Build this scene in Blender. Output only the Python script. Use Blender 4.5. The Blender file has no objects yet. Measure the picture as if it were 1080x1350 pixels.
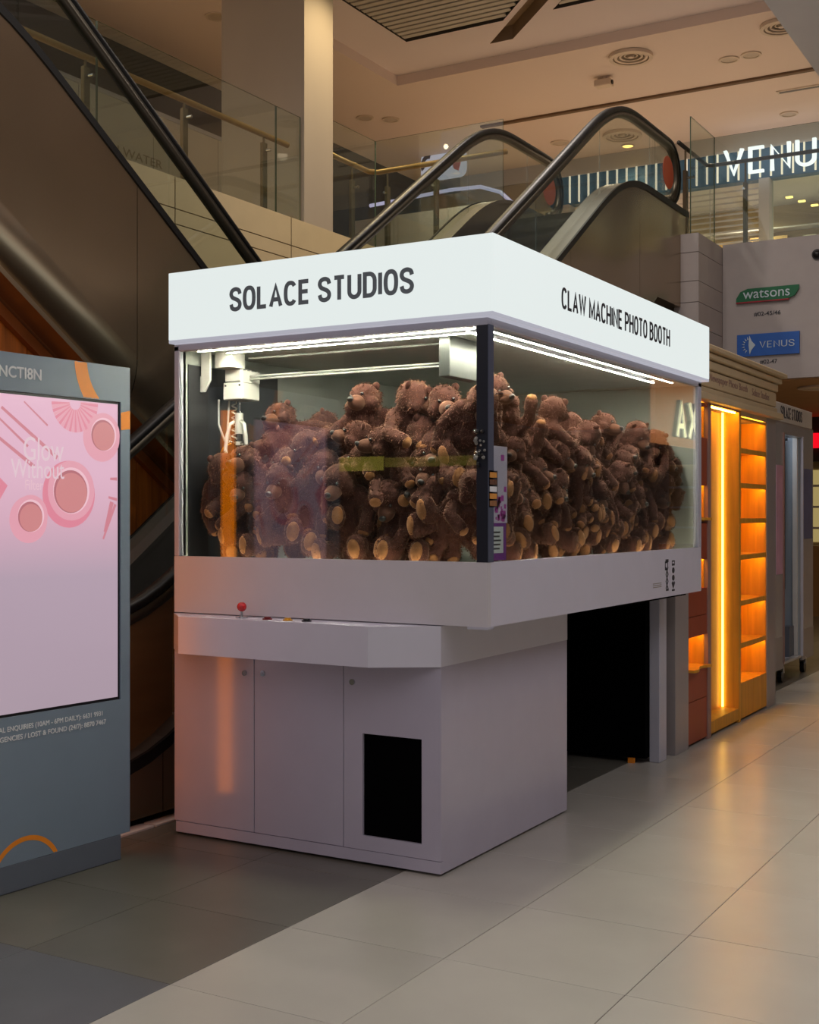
import bpy, bmesh, math, random
from mathutils import Vector, Matrix, Euler, noise
C = bpy.context.scene.collection
SC = bpy.context.scene
R = math.radians
# ------------------------------------------------------------------ camera, world, exposure, large lights
cam = bpy.data.objects.new('camera', bpy.data.cameras.new('camera')); C.objects.link(cam)
cam.location = (0, 0, 1.5); cam.rotation_euler = (R(90), 0, R(30.2))
cam.data.sensor_fit = 'HORIZONTAL'; cam.data.sensor_width = 36; cam.data.lens = 1651/1080*36
cam.data.shift_y = 5/1080; cam.data.clip_end = 200
SC.camera = cam
W = bpy.data.worlds.new('world'); SC.world = W; W.use_nodes = True
W.node_tree.nodes['Background'].inputs[0].default_value = (1.0, .95, .985, 1)
W.node_tree.nodes['Background'].inputs[1].default_value = .56
vs = SC.view_settings
vs.view_transform = 'Standard'; vs.look = 'None'; vs.gamma = 1; vs.exposure = 0; vs.use_curve_mapping = False
SC.cycles.use_denoising = True
SC.cycles.max_bounces = 8; SC.cycles.transparent_max_bounces = 16
SC.cycles.sample_clamp_indirect = 4

def area(name, loc, rot, sx, sy, power, col):
    l = bpy.data.lights.new(name, 'AREA'); l.shape = 'RECTANGLE'; l.size = sx; l.size_y = sy
    l.energy = power; l.color = col
    o = bpy.data.objects.new(name, l); C.objects.link(o); o.location = loc; o.rotation_euler = [R(a) for a in rot]
    return o
area('corridor_fill_area', (.3, 4.5, 3.92), (0, 0, 0), 1.6, 9, 85, (.95, .92, 1.0))  # wide unseen fill added under the slab for floor and booth side
def spot(name, loc, power, col, angle=120, size=.08, parent=None):
    l = bpy.data.lights.new(name, 'SPOT'); l.energy = power; l.color = col; l.spot_size = R(angle); l.spot_blend = .9; l.shadow_soft_size = size
    o = bpy.data.objects.new(name, l); C.objects.link(o); o.location = loc
    if parent: o.parent = parent
    return o
for y_ in (3.4, 6.2): spot('gallery_fill_spot', (-9.5, y_, 7.36), 300, (1, .78, .54), 150, .04)  # added spots brightening the gallery, no fittings at these points
for x_ in (-8.6, -6.6, -4.6, -2.6): spot('corridor_fill_spot', (x_, 16.6, 7.36), 165, (1, .79, .56), 150)  # added warm spots lifting the upper floor and ceiling, without fittings
for x_, y_ in ((-5.2, 11.2), (-2.6, 10.2), (-4.2, 8.6), (-2.6, 6.5)): spot('atrium_fill_spot', (x_, y_, 7.48), 200, (1, .89, .80), 150)  # unseen spots added to brighten the atrium and its fascias
for x_, y_ in ((-3.1, 14.6), (-2.7, 16.2), (-1.5, 15), (-2.2, 18)): spot('far_corridor_lamp', (x_, y_, 2.93), 45, (1, .70, .40), 165)
spot('shutter_fill_spot', (-7.5, -3.0, 3.4), 150, (1, .92, .8), 160)  # added spot that brings up the shutter slats in the mirror image
spot('pillar_wash_lamp', (-6.6, 10.7, 7.42), 300, (1, .80, .46), 110)
for x_ in (-9.2, -7.5, -5.5, -3.5, -1.5): spot('shop_lamp', (x_, 20.4, 6.6), 120, (1, .84, .62), 160)

# ------------------------------------------------------------------ materials
def lin(c):
    return tuple(((v/255)/12.92 if v/255 <= .04045 else ((v/255+.055)/1.055)**2.4) for v in c)
MATS = {}
def mat(name, rgb, rough=.5, metal=0, var=.05, scale=6, bump=0, coat=0, stretch=(1, 1, 1), spec=.5, sheen=0, aniso=0):
    m = bpy.data.materials.new(name); m.use_nodes = True; nt = m.node_tree; b = nt.nodes['Principled BSDF']
    c = lin(rgb)
    tc = nt.nodes.new('ShaderNodeTexCoord'); mp = nt.nodes.new('ShaderNodeMapping'); mp.inputs['Scale'].default_value = stretch
    n = nt.nodes.new('ShaderNodeTexNoise'); n.inputs['Scale'].default_value = scale; n.inputs['Detail'].default_value = 5
    nt.links.new(tc.outputs['Object'], mp.inputs[0]); nt.links.new(mp.outputs[0], n.inputs[0])
    r = nt.nodes.new('ShaderNodeValToRGB'); e = r.color_ramp.elements
    e[0].position = .3; e[1].position = .7
    e[0].color = tuple(v*(1-var) for v in c)+(1,); e[1].color = tuple(min(1, v*(1+var)) for v in c)+(1,)
    nt.links.new(n.outputs[0], r.inputs[0]); nt.links.new(r.outputs[0], b.inputs['Base Color'])
    b.inputs['Roughness'].default_value = rough; b.inputs['Metallic'].default_value = metal
    b.inputs['Coat Weight'].default_value = coat; b.inputs['Specular IOR Level'].default_value = spec
    b.inputs['Coat Roughness'].default_value = .12
    if sheen:
        b.inputs['Sheen Weight'].default_value = sheen; b.inputs['Sheen Roughness'].default_value = .4
        b.inputs['Sheen Tint'].default_value = (.9, .55, .38, 1)
    if aniso: b.inputs['Anisotropic'].default_value = aniso
    if bump == 'wave':
        n2 = nt.nodes.new('ShaderNodeTexNoise'); n2.inputs['Scale'].default_value = .55; n2.inputs['Detail'].default_value = 1
        nt.links.new(tc.outputs['Object'], n2.inputs[0]); bp = nt.nodes.new('ShaderNodeBump'); bp.inputs['Strength'].default_value = 1; bp.inputs['Distance'].default_value = .12
        nt.links.new(n2.outputs[0], bp.inputs['Height']); nt.links.new(bp.outputs[0], b.inputs['Normal'])
    elif bump:
        bp = nt.nodes.new('ShaderNodeBump'); bp.inputs['Strength'].default_value = bump; bp.inputs['Distance'].default_value = .01
        nt.links.new(n.outputs[0], bp.inputs['Height']); nt.links.new(bp.outputs[0], b.inputs['Normal'])
    MATS[name] = m; return m
def emit(name, rgb, s):
    m = bpy.data.materials.new(name); m.use_nodes = True; nt = m.node_tree; b = nt.nodes['Principled BSDF']
    b.inputs['Base Color'].default_value = (.02, .02, .02, 1); b.inputs['Emission Color'].default_value = lin(rgb)+(1,)
    b.inputs['Emission Strength'].default_value = s; b.inputs['Roughness'].default_value = .4
    MATS[name] = m; return m
def glass(name, tint=(.93, .97, .95), gl=1.0):
    m = bpy.data.materials.new(name); m.use_nodes = True; nt = m.node_tree; nt.nodes.clear()
    out = nt.nodes.new('ShaderNodeOutputMaterial'); mx = nt.nodes.new('ShaderNodeMixShader')
    tr = nt.nodes.new('ShaderNodeBsdfTransparent'); tr.inputs[0].default_value = tint+(1,)
    g = nt.nodes.new('ShaderNodeBsdfGlossy'); g.inputs['Roughness'].default_value = 0; g.inputs[0].default_value = (gl, gl, gl, 1)
    fr = nt.nodes.new('ShaderNodeFresnel'); geo = nt.nodes.new('ShaderNodeNewGeometry')
    mr = nt.nodes.new('ShaderNodeMapRange'); mr.inputs['To Min'].default_value = 1.52; mr.inputs['To Max'].default_value = 1/1.52
    nt.links.new(geo.outputs['Backfacing'], mr.inputs[0]); nt.links.new(mr.outputs[0], fr.inputs[0])
    nt.links.new(fr.outputs[0], mx.inputs[0]); nt.links.new(tr.outputs[0], mx.inputs[1]); nt.links.new(g.outputs[0], mx.inputs[2])
    nt.links.new(mx.outputs[0], out.inputs[0]); MATS[name] = m; return m

white_lam = mat('white_laminate', (210, 206, 216), .32, var=.02)
grey_lam = mat('grey_laminate', (184, 177, 192), .20, var=.02, coat=.7)
band_lam = mat('band_laminate', (206, 200, 202), .4, var=.02)
seam_dark = mat('dark_seam', (40, 38, 42), .6)
black_m = mat('matt_black', (4, 4, 5), .95, spec=.03)
post_navy = mat('corner_post_black', (26, 28, 40), .35)
alu = mat('anodised_aluminium', (186, 184, 194), .4, .05, var=.02)
int_grey = mat('interior_grey_metal', (165, 168, 161), .45, .0, var=.02)
chrome = mat('chrome', (200, 200, 200), .12, 1)
steel_rail = mat('rail_steel', (130, 128, 122), .5)
gantry_w = mat('gantry_white_enamel', (206, 204, 196), .4)
gantry_d = mat('gantry_grey_steel', (74, 76, 74), .3, .7)
lightbox_e = emit('lightbox_acrylic', (226, 234, 232), 1.0)
ink = mat('dark_ink', (112, 122, 128), .5)
ink2 = mat('sign_ink_grey', (52, 52, 58), .5)
led_w = emit('led_white', (255, 246, 226), 210)
led_low = emit('led_low_white', (255, 236, 205), 17)
led_o = emit('led_orange', (255, 186, 56), 66)
led_core = emit('led_wardrobe', (255, 204, 84), 7)
red_gl = mat('red_plastic', (200, 18, 24), .2, coat=.5)
yel_gl = mat('yellow_plastic', (220, 160, 40), .3)
paneglass = glass('booth_glass')
balglass = glass('balustrade_glass', (.90, .95, .92))
smoke = glass('escalator_glass', (.86, .90, .87))
gedge = mat('glass_edge', (70, 84, 66), .2)
brown_reflection = mat('brown_reflection', (116, 92, 60), .35, .5, var=.1, scale=2, stretch=(1, 1, 6))  # brown reflection coloured into the lowest escalator glass
kiosk_g = mat('kiosk_grey_paint', (122, 136, 150), .4, var=.02)
kiosk_d = mat('kiosk_plinth_paint', (96, 102, 112), .45, var=.02)
orange_p = mat('orange_vinyl', (240, 140, 30), .45)
orange_lit = emit('orange_light_bar', (255, 132, 0), 3.4)
white_v = mat('white_vinyl', (225, 225, 225), .5)
blk_bez = mat('black_bezel', (10, 10, 12), .3)
tile_l = mat('light_tile', (176, 170, 158), .27, var=.05, scale=2.2)
tile_d = mat('dark_tile', (96, 92, 82), .33, var=.14, scale=2.6)
tile_b = mat('blue_grey_tile', (92, 92, 94), .34, var=.12, scale=2.6)
grout = mat('grout', (96, 90, 80), .9)
ceil_m = mat('ceiling_paint', (226, 206, 194), .85, var=.015, scale=.7)
ceil_i = mat('ceiling_inner_paint', (226, 212, 212), .85, var=.015, scale=.7)
wall_m = mat('white_wall_paint', (196, 190, 186), .7, var=.02)
cream = mat('cream_fascia', (196, 176, 140), .5, var=.03)
pillar_y = mat('pillar_cream', (166, 152, 136), .55, var=.03, scale=2, stretch=(1, 1, .4))
slat_m = mat('brown_slat', (188, 180, 168), .55, var=.06, stretch=(.5, 8, 8))
slat_bk = mat('slat_void', (66, 60, 54), .9)
slot_m = mat('slot_brown', (150, 128, 106), .7)
steel = mat('brushed_bronze_steel', (168, 150, 126), .27, .92, var=.06, scale=.9, aniso=.4, bump='wave')
deck_steel = mat('deck_steel', (120, 118, 112), .35, .85, var=.05)
rubber = mat('handrail_rubber', (14, 14, 16), .45, spec=.3)
rail_alu = mat('handrail_track', (84, 78, 68), .4, .85)
step_m = mat('step_grey', (58, 56, 54), .45, .6)
wood = mat('orange_wood', (196, 106, 34), .45, var=.3, scale=3, stretch=(9, 9, .6))
wood_lt = mat('shelf_oak', (210, 148, 44), .5, var=.16, scale=3, stretch=(9, 9, .5))
brass = mat('brass_rail', (158, 118, 66), .32, .35, var=.08)
brassd = mat('bronze_post', (96, 80, 58), .4, .5)
cab_cream = mat('cornice_cream', (198, 176, 138), .55, var=.05, scale=3)
cab_grey = mat('stile_grey', (150, 142, 140), .4, var=.04, coat=.2)
cab_mauve = mat('divider_mauve', (150, 116, 106), .5)
terra = mat('terracotta_laminate', (150, 66, 40), .45, var=.06)
peach = mat('niche_peach', (214, 146, 66), .5, var=.05)
plush = mat('plush_brown', (70, 42, 36), .95, var=.3, scale=22, bump=.6, sheen=.45, spec=.1)
plush_f = mat('plush_fibre', (88, 52, 39), .9, var=.25, scale=30, sheen=.6, spec=.1)
plush_t = mat('plush_tan', (140, 96, 62), .95, var=.15, scale=22, bump=.5, sheen=.5, spec=.1)
plush_m = mat('plush_muzzle', (84, 54, 43), .95, var=.15, scale=22, bump=.5, sheen=.6, spec=.1)
nose_m = mat('nose_black', (18, 14, 14), .35)
eye_m = mat('eye_black', (8, 6, 6), .08, coat=.8)
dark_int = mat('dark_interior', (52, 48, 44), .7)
beige_int = mat('shop_interior_beige', (190, 168, 128), .7)
hoard = mat('hoarding_white', (206, 200, 194), .6, var=.04, scale=1.5)
hoard_y = mat('hoarding_yellow', (206, 186, 124), .6, var=.06, scale=1.5)
faint = mat('faint_print', (140, 130, 112), .6)
sgrey = mat('signboard_grey', (168, 160, 158), .65, var=.03)
green_s = mat('green_sign', (20, 98, 62), .45)
crimson = mat('crimson_line', (150, 30, 46), .5)
blue_s = mat('blue_sign', (38, 92, 176), .45)
pale_ink = mat('pale_lettering', (190, 204, 214), .5)
blue_band = mat('blue_fascia', (58, 98, 132), .5)
tube_e = emit('white_tube', (255, 236, 206), 1.0)
tube_l = emit('white_letter', (250, 250, 250), 1.25)
warm_lamp = emit('warm_lamp', (255, 206, 110), 3.5)
cool_panel = emit('cool_ceiling_panel', (255, 226, 180), 1.3)
lamp_off = mat('lamp_lens', (196, 178, 158), .4)
vent_w = mat('diffuser_white', (212, 192, 172), .5)
mirror_sil = mat('booth_silver', (186, 184, 184), .25, .2, var=.03)
booth_white = mat('booth_header_white', (205, 202, 196), .5)
pink_p = mat('pink_poster', (206, 160, 184), .5, var=.12, scale=5)
lilac = mat('poster_white', (214, 200, 220), .4, var=.04)
magenta = mat('poster_magenta', (190, 70, 170), .4)
violet = mat('poster_violet', (130, 60, 150), .4)
red_e = emit('red_sign', (230, 10, 30), 1.2)

# ------------------------------------------------------------------ helpers
OFF = {}
def link(o, parent=None):
    C.objects.link(o)
    if parent is not None:
        o.parent = parent; o.location = -OFF.get(parent.name, Vector())
    OFF[o.name] = Vector()
    return o
def thing(name, label, cat, loc=(0, 0, 0), group=None, rot=0, local=False):
    o = bpy.data.objects.new(name, None); C.objects.link(o); o.empty_display_size = .1
    o.location = loc; o.rotation_euler = (0, 0, rot); o['label'] = label; o['category'] = cat
    if group: o['group'] = group
    OFF[o.name] = Vector() if local else Vector(loc)
    return o
def tag(o, label, cat, group=None):
    o['label'] = label; o['category'] = cat
    if group: o['group'] = group
    return o
def obj(name, bm, m, parent=None, smooth=False, label=None):
    me = bpy.data.meshes.new(name)
    if not isinstance(bm, bmesh.types.BMesh): me = bm
    else:
        bm.normal_update(); bm.to_mesh(me); bm.free()
    ms = m if isinstance(m, (list, tuple)) else [m]
    if len(me.materials) == 0:
        for x in ms: me.materials.append(x)
    if smooth:
        me.polygons.foreach_set('use_smooth', [True]*len(me.polygons))
    o = link(bpy.data.objects.new(name, me), parent)
    if label: o['label'] = label
    return o
def struct(name, bm, m, parent=None, smooth=False):
    o = obj(name, bm, m, parent, smooth)
    if parent is None: o['kind'] = 'structure'
    return o
def bx(x0, x1, y0, y1, z0, z1, bev=0, bm=None, seg=1):
    own = bm is None
    if own: bm = bmesh.new()
    if bev and not own:
        t = bx(x0, x1, y0, y1, z0, z1, bev, None, seg); me = bpy.data.meshes.new('t'); t.to_mesh(me); t.free()
        bm.from_mesh(me); bpy.data.meshes.remove(me); return bm
    vs_ = [bm.verts.new(p) for p in ((x0, y0, z0), (x1, y0, z0), (x1, y1, z0), (x0, y1, z0), (x0, y0, z1), (x1, y0, z1), (x1, y1, z1), (x0, y1, z1))]
    for f in ((0, 3, 2, 1), (4, 5, 6, 7), (0, 1, 5, 4), (1, 2, 6, 5), (2, 3, 7, 6), (3, 0, 4, 7)):
        bm.faces.new([vs_[i] for i in f])
    if bev: bmesh.ops.bevel(bm, geom=bm.edges[:], offset=bev, segments=seg, affect='EDGES', profile=.5)
    return bm
def prism(pts, d0, d1, axis='z', bm=None):
    """extrude a 2D outline (counter-clockwise) along an axis; axis z: (x,y); x: (y,z); y: (x,z)"""
    if bm is None: bm = bmesh.new()
    f = {'z': lambda p, d: (p[0], p[1], d), 'x': lambda p, d: (d, p[0], p[1]), 'y': lambda p, d: (p[0], d, p[1])}[axis]
    a = [bm.verts.new(f(p, d0)) for p in pts]; b = [bm.verts.new(f(p, d1)) for p in pts]; n = len(pts)
    fs = [bm.faces.new(a[::-1]), bm.faces.new(b)]
    for i in range(n): fs.append(bm.faces.new((a[i], a[(i+1) % n], b[(i+1) % n], b[i])))
    bmesh.ops.recalc_face_normals(bm, faces=fs); return bm
def cyl(p0, p1, r, n=16, bm=None, r1=None):
    if bm is None: bm = bmesh.new()
    p0, p1 = Vector(p0), Vector(p1); t = (p1-p0).normalized()
    u = t.orthogonal().normalized(); v = t.cross(u); r1 = r if r1 is None else r1
    a = [bm.verts.new(p0+r*(u*math.cos(k*2*math.pi/n)+v*math.sin(k*2*math.pi/n))) for k in range(n)]
    b = [bm.verts.new(p1+r1*(u*math.cos(k*2*math.pi/n)+v*math.sin(k*2*math.pi/n))) for k in range(n)]
    bm.faces.new(a[::-1]); bm.faces.new(b)
    for k in range(n): bm.faces.new((a[k], a[(k+1) % n], b[(k+1) % n], b[k]))
    return bm
def tube(pts, r, n=8, bm=None):
    if bm is None: bm = bmesh.new()
    pts = [Vector(p) for p in pts]; rings = []; u = None
    for i, p in enumerate(pts):
        t = (pts[min(i+1, len(pts)-1)]-pts[max(i-1, 0)]).normalized()
        u = t.orthogonal().normalized() if u is None else (u-t*u.dot(t)).normalized()
        v = t.cross(u)
        rings.append([bm.verts.new(p+r*(u*math.cos(k*2*math.pi/n)+v*math.sin(k*2*math.pi/n))) for k in range(n)])
    for a, b in zip(rings, rings[1:]):
        for k in range(n): bm.faces.new((a[k], a[(k+1) % n], b[(k+1) % n], b[k]))
    bm.faces.new(rings[0][::-1]); bm.faces.new(rings[-1]); return bm
def ball(c, rad, M=None, seg=16, rings=10, bm=None):
    if bm is None: bm = bmesh.new()
    rad = rad if hasattr(rad, '__len__') else (rad,)*3
    mx = Matrix.Translation(c) @ ((M.to_4x4() if M is not None else Matrix()) @ Matrix.Diagonal((*rad, 1)))
    bmesh.ops.create_uvsphere(bm, u_segments=seg, v_segments=rings, radius=1, matrix=mx); return bm
def ring(c, r0, r1, z0, z1, n=32, bm=None):
    """annulus (washer) around vertical axis"""
    if bm is None: bm = bmesh.new()
    L = [[bm.verts.new((c[0]+r*math.cos(k*2*math.pi/n), c[1]+r*math.sin(k*2*math.pi/n), z)) for k in range(n)] for r, z in ((r0, z0), (r1, z0), (r1, z1), (r0, z1))]
    for a, b in zip(L, L[1:]+L[:1]):
        for k in range(n): bm.faces.new((a[k], a[(k+1) % n], b[(k+1) % n], b[k]))
    bmesh.ops.recalc_face_normals(bm, faces=bm.faces[:]); return bm
def spline(P, n=6):
    out = []
    for k in range(len(P)-1):
        p0, p1, p2, p3 = P[max(k-1, 0)], P[k], P[k+1], P[min(k+2, len(P)-1)]
        for q in range(n):
            t = q/n; out.append(tuple(.5*((2*p1[a])+(-p0[a]+p2[a])*t+(2*p0[a]-5*p1[a]+4*p2[a]-p3[a])*t*t+(-p0[a]+3*p1[a]-3*p2[a]+p3[a])*t**3) for a in (0, 1)))
    return out+[P[-1]]
def sup(w, a0, a1, n=28):
    f = lambda v: math.copysign(abs(v)**.8, v)
    return [(w/2+w/2*f(math.cos(R(a0+(a1-a0)*k/n))), .5+.5*f(math.sin(R(a0+(a1-a0)*k/n)))) for k in range(n+1)]
w_ = .46
GLYPH = {                                           # centre lines of a plain condensed grotesque: width, strokes (points, closed)
 'S': (.44, [(spline([(.44, .75), (.385, .93), (.22, 1), (.055, .93), (.0, .76), (.07, .60), (.22, .51), (.37, .41), (.44, .25), (.385, .07), (.22, 0), (.055, .07), (0, .26)]), 0)]),
 'O': (w_, [(sup(w_, 0, 360)[:-1], 1)]), 'C': (w_, [(sup(w_, 38, 322), 0)]),
 'L': (.36, [([(0, 1), (0, 0), (.36, 0)], 0)]), 'I': (0, [([(0, 1), (0, 0)], 0)]),
 'A': (.48, [([(0, -.05), (.24, 1.02), (.48, -.05)], 0), ([(.08, .28), (.40, .28)], 0)]),
 'V': (.48, [([(0, 1.05), (.24, -.02), (.48, 1.05)], 0)]), 'X': (.46, [([(0, -.03), (.46, 1.03)], 0), ([(0, 1.03), (.46, -.03)], 0)]),
 'E': (.38, [([(.38, 1), (0, 1), (0, 0), (.38, 0)], 0), ([(0, .52), (.35, .52)], 0)]),
 'T': (.44, [([(0, 1), (.44, 1)], 0), ([(.22, 1), (.22, -.05)], 0)]),
 'U': (w_, [([(0, 1.05), (0, .3)]+[(w_/2-w_/2*math.cos(R(15*k)), .27-.27*math.sin(R(15*k))) for k in range(13)]+[(w_, .3), (w_, 1.05)], 0)]),
 'D': (.44, [([(0, 0), (0, 1), (.2, 1)]+[(.2+.24*math.sin(R(15*k)), .68+.32*math.cos(R(15*k))) for k in range(1, 7)]+[(.2+.24*math.cos(R(15*k)), .32-.32*math.sin(R(15*k))) for k in range(0, 6)]+[(.2, 0)], 1)]),
 'M': (.58, [([(0, -.05), (0, 1), (.29, .12), (.58, 1), (.58, -.05)], 0)]), 'N': (.46, [([(0, -.05), (0, 1), (.46, 0), (.46, 1.05)], 0)]),
 'W': (.72, [([(0, 1.05), (.18, 0), (.36, 1), (.54, 0), (.72, 1.05)], 0)]), 'H': (.45, [([(0, -.05), (0, 1.05)], 0), ([(.45, -.05), (.45, 1.05)], 0), ([(0, .52), (.45, .52)], 0)]),
 'P': (.42, [([(0, -.05), (0, 1), (.2, 1)]+[(.2+.22*math.sin(R(22.5*k)), .73+.27*math.cos(R(22.5*k))) for k in range(1, 8)]+[(.2, .46), (0, .46)], 0)]),
 'B': (.42, [([(0, 0), (0, 1), (.2, 1)]+[(.2+.19*math.sin(R(22.5*k)), .765+.235*math.cos(R(22.5*k))) for k in range(1, 8)]+[(.2, .53)]+[(.2+.22*math.sin(R(22.5*k)), .265+.265*math.cos(R(22.5*k))) for k in range(1, 8)]+[(.2, 0)], 1), ([(0, .53), (.2, .53)], 0)]),
}
def grot(name, body, centre, right, up, w, h, m, parent=None, thick=.002, wt=.13, gap=.13):
    """sign lettering drawn as strokes"""
    bm = bmesh.new(); x = 0; layer = 0
    for ch in body:
        if ch == ' ': x += .30; continue
        gw, st = GLYPH[ch]
        for pts, closed in st:
            P = [Vector(((p[0]+x+wt/2), wt/2+p[1]*(1-wt))) for p in pts]; n = len(P); rows = []; layer += 1
            for k in range(n):
                a = P[k-1] if (k or closed) else None; c = P[(k+1) % n] if (k < n-1 or closed) else None
                d1 = (P[k]-a).normalized() if a is not None else (c-P[k]).normalized(); d2 = (c-P[k]).normalized() if c is not None else d1
                t_ = (d1+d2); t_ = t_.normalized() if t_.length > 1e-4 else d1
                nn = Vector((-t_.y, t_.x)); sc_ = min(1/max(.3, nn.dot(Vector((-d1.y, d1.x)))), 2.2)*wt/2
                z0, z1 = 0, 1+.03*(layer % 3)
                rows.append([bm.verts.new((q.x, q.y, z)) for q, z in ((P[k]+nn*sc_, z0), (P[k]-nn*sc_, z0), (P[k]-nn*sc_, z1), (P[k]+nn*sc_, z1))])
            for k in range(n if closed else n-1):
                a, b = rows[k], rows[(k+1) % n]
                for q in range(4): bm.faces.new((a[q], a[(q+1) % 4], b[(q+1) % 4], b[q]))
            if not closed: bm.faces.new(rows[0][::-1]); bm.faces.new(rows[-1])
        x += gw+wt+gap
    for v in bm.verts: v.co.y = min(1, max(0, v.co.y))
    xs = [v.co.x for v in bm.verts]; x0, x1 = min(xs), max(xs)
    right = Vector(right).normalized(); up = Vector(up).normalized(); nrm = right.cross(up); c = Vector(centre)
    for v in bm.verts: v.co = c+right*((v.co.x-(x0+x1)/2)*w/(x1-x0))+up*((v.co.y-.5)*h)+nrm*(v.co.z*thick)
    bmesh.ops.recalc_face_normals(bm, faces=bm.faces[:])
    return obj(name, bm, m, parent)
def text(name, body, centre, right, up, w, h, m, parent=None, thick=.002, bold=0, shear=0, fat=0):
    cu = bpy.data.curves.new('t', 'FONT'); cu.body = body; cu.size = 1; cu.offset = bold; cu.shear = shear; cu.extrude = .5
    cu.resolution_u = 6; cu.align_x = 'LEFT'
    t = bpy.data.objects.new('t', cu); C.objects.link(t); dg = bpy.context.evaluated_depsgraph_get(); dg.update()
    me = bpy.data.meshes.new_from_object(t.evaluated_get(dg)); bpy.data.objects.remove(t); bpy.data.curves.remove(cu)
    xs = [v.co.x for v in me.vertices]; ys = [v.co.y for v in me.vertices]
    x0, x1, y0, y1 = min(xs), max(xs), min(ys), max(ys)
    right = Vector(right).normalized(); up = Vector(up).normalized(); nrm = right.cross(up); c = Vector(centre)
    sx = w/(x1-x0); sy = h/(y1-y0)
    if fat:
        b_ = bmesh.new()
        for q_, (dx, dy) in enumerate(((-fat, 0), (fat, 0), (0, fat*.8), (0, -fat*.8), (0, 0))):
            n_ = len(b_.verts); b_.from_mesh(me); b_.verts.ensure_lookup_table()
            for v in b_.verts[n_:]: v.co.x += dx; v.co.y += dy; v.co.z += q_*.15
        b_.to_mesh(me); b_.free()
    for v in me.vertices:
        v.co = c + right*((v.co.x-(x0+x1)/2)*sx) + up*((v.co.y-(y0+y1)/2)*sy) + nrm*((v.co.z+.5)*thick)
    me.materials.clear()
    return obj(name, me, m, parent)

# ------------------------------------------------------------------ floor, tiled
TX, TY, TS = -2.68, 3.08, .646
fl = struct('floor', bx(-16, 4.2, -6, 24, -.12, -.004), grout)
th = R(30.2)
def proj(X, Y, Z):
    a = X*math.cos(th)+Y*math.sin(th); d = -X*math.sin(th)+Y*math.cos(th)
    return (540+1651*a/d, 680-1651*(Z-1.5)/d, d) if d > .2 else (9e9, 9e9, d)
cand = []
for i in range(-20, 10):
    for j in range(-13, 32):
        x, y = TX+i*TS, TY+j*TS
        ps = [proj(x+a*TS, y+b*TS, 0) for a in (0, 1) for b in (0, 1)]
        vis = any(-20 < p[0] < 1100 and 0 < p[1] < 1370 for p in ps)
        hid = -12 < x < -3.9 and y > 4.2
        cand.append((not (vis and not hid), ps[0][2], i, j))
cand.sort()
rng = random.Random(3)
tmesh = {}
for key, m in (('l', tile_l), ('d', tile_d), ('b', tile_b)):
    b = bx(.0012, TS-.0012, .0012, TS-.0012, -.004, 0, .0008)
    me = bpy.data.meshes.new('tile'); b.to_mesh(me); b.free(); me.materials.append(m); tmesh[key] = me
rest = bmesh.new(); restd = bmesh.new()
for n, (h, d, i, j) in enumerate(cand):
    x, y = TX+i*TS, TY+j*TS
    k = 'l' if i >= 0 else ('b' if (j < 0 and i >= -3) else 'd')
    if not h and n < 260:
        o = bpy.data.objects.new('tile', tmesh[k]); C.objects.link(o); o.parent = fl; o.location = (x, y, rng.uniform(-.0003, .0003))
    else:
        bx(x+.0012, x+TS-.0012, y+.0012, y+TS-.0012, -.004, 0, bm=rest if i >= 0 else restd)
o = obj('tile_remainder', rest, tile_l, fl); o['kind'] = 'stuff'
o = obj('tile_remainder', restd, tile_d, fl); o['kind'] = 'stuff'

# ------------------------------------------------------------------ upper floor slabs, ceiling, walls
ZF = 4.45
struct('floor_upper_west', bx(-14, -7.32, -2, 21.3, 4.15, ZF), cream)
struct('floor_upper_north', bx(-7.32, 4, 13.66, 21.3, 3.0, ZF), wall_m)
struct('floor_upper_landing', bx(-7.32, -4.32, 11.85, 13.66, 4.1, ZF), cream)
struct('floor_upper_east', bx(-1.57, 4, -3, 13.60, 4.0, ZF), wall_m)
# outer ceiling (frame around the coffer), coffer lid
struct('ceiling', bx(-14, 4, 14.75, 21.3, 7.4, 7.6), ceil_m)
struct('ceiling_west', bx(-14, -8.78, 6.8, 14.75, 7.4, 7.6), ceil_m)
SLA = [(-8.03, 8.6), (-8.03, 13.72), (-6.67, 13.72), (-1.57, 8.6)]
SLB = [(-6.01, 13.72), (-1.0, 13.72), (-1.0, 8.72)]
SLOT = [(-7.14, 14.31), (-6.82, 14.31), (-1.2, 8.69), (-1.2, 8.37)]
cl = bmesh.new()
outer = [(-8.78, 6.8), (4, 6.8), (4, 14.75), (-8.78, 14.75)]
def add_loop(bm, pts, z):
    v = [bm.verts.new((p[0], p[1], z)) for p in pts]; return [bm.edges.new((v[i], v[(i+1) % len(v)])) for i in range(len(v))]
es = []
for lp in (outer, SLA, SLB, SLOT): es += add_loop(cl, lp, 7.52)
bmesh.ops.triangle_fill(cl, edges=es, use_beauty=True, normal=(0, 0, -1))
struct('ceiling_coffer', cl, ceil_i)
struct('trim_1', bx(-8.79, 4, 14.74, 14.76, 7.39, 7.53), ceil_m)
struct('trim_2', bx(-8.79, -8.77, 6.8, 14.75, 7.39, 7.53), ceil_m)
struct('trim_3', bx(-8.6, 4, 16.9, 16.98, 7.37, 7.41), mat('groove_brown', (110, 84, 60), .7))
struct('ceiling_roof', bx(-8.8, 4, 6.8, 14.8, 7.85, 7.9), slat_bk)
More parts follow.
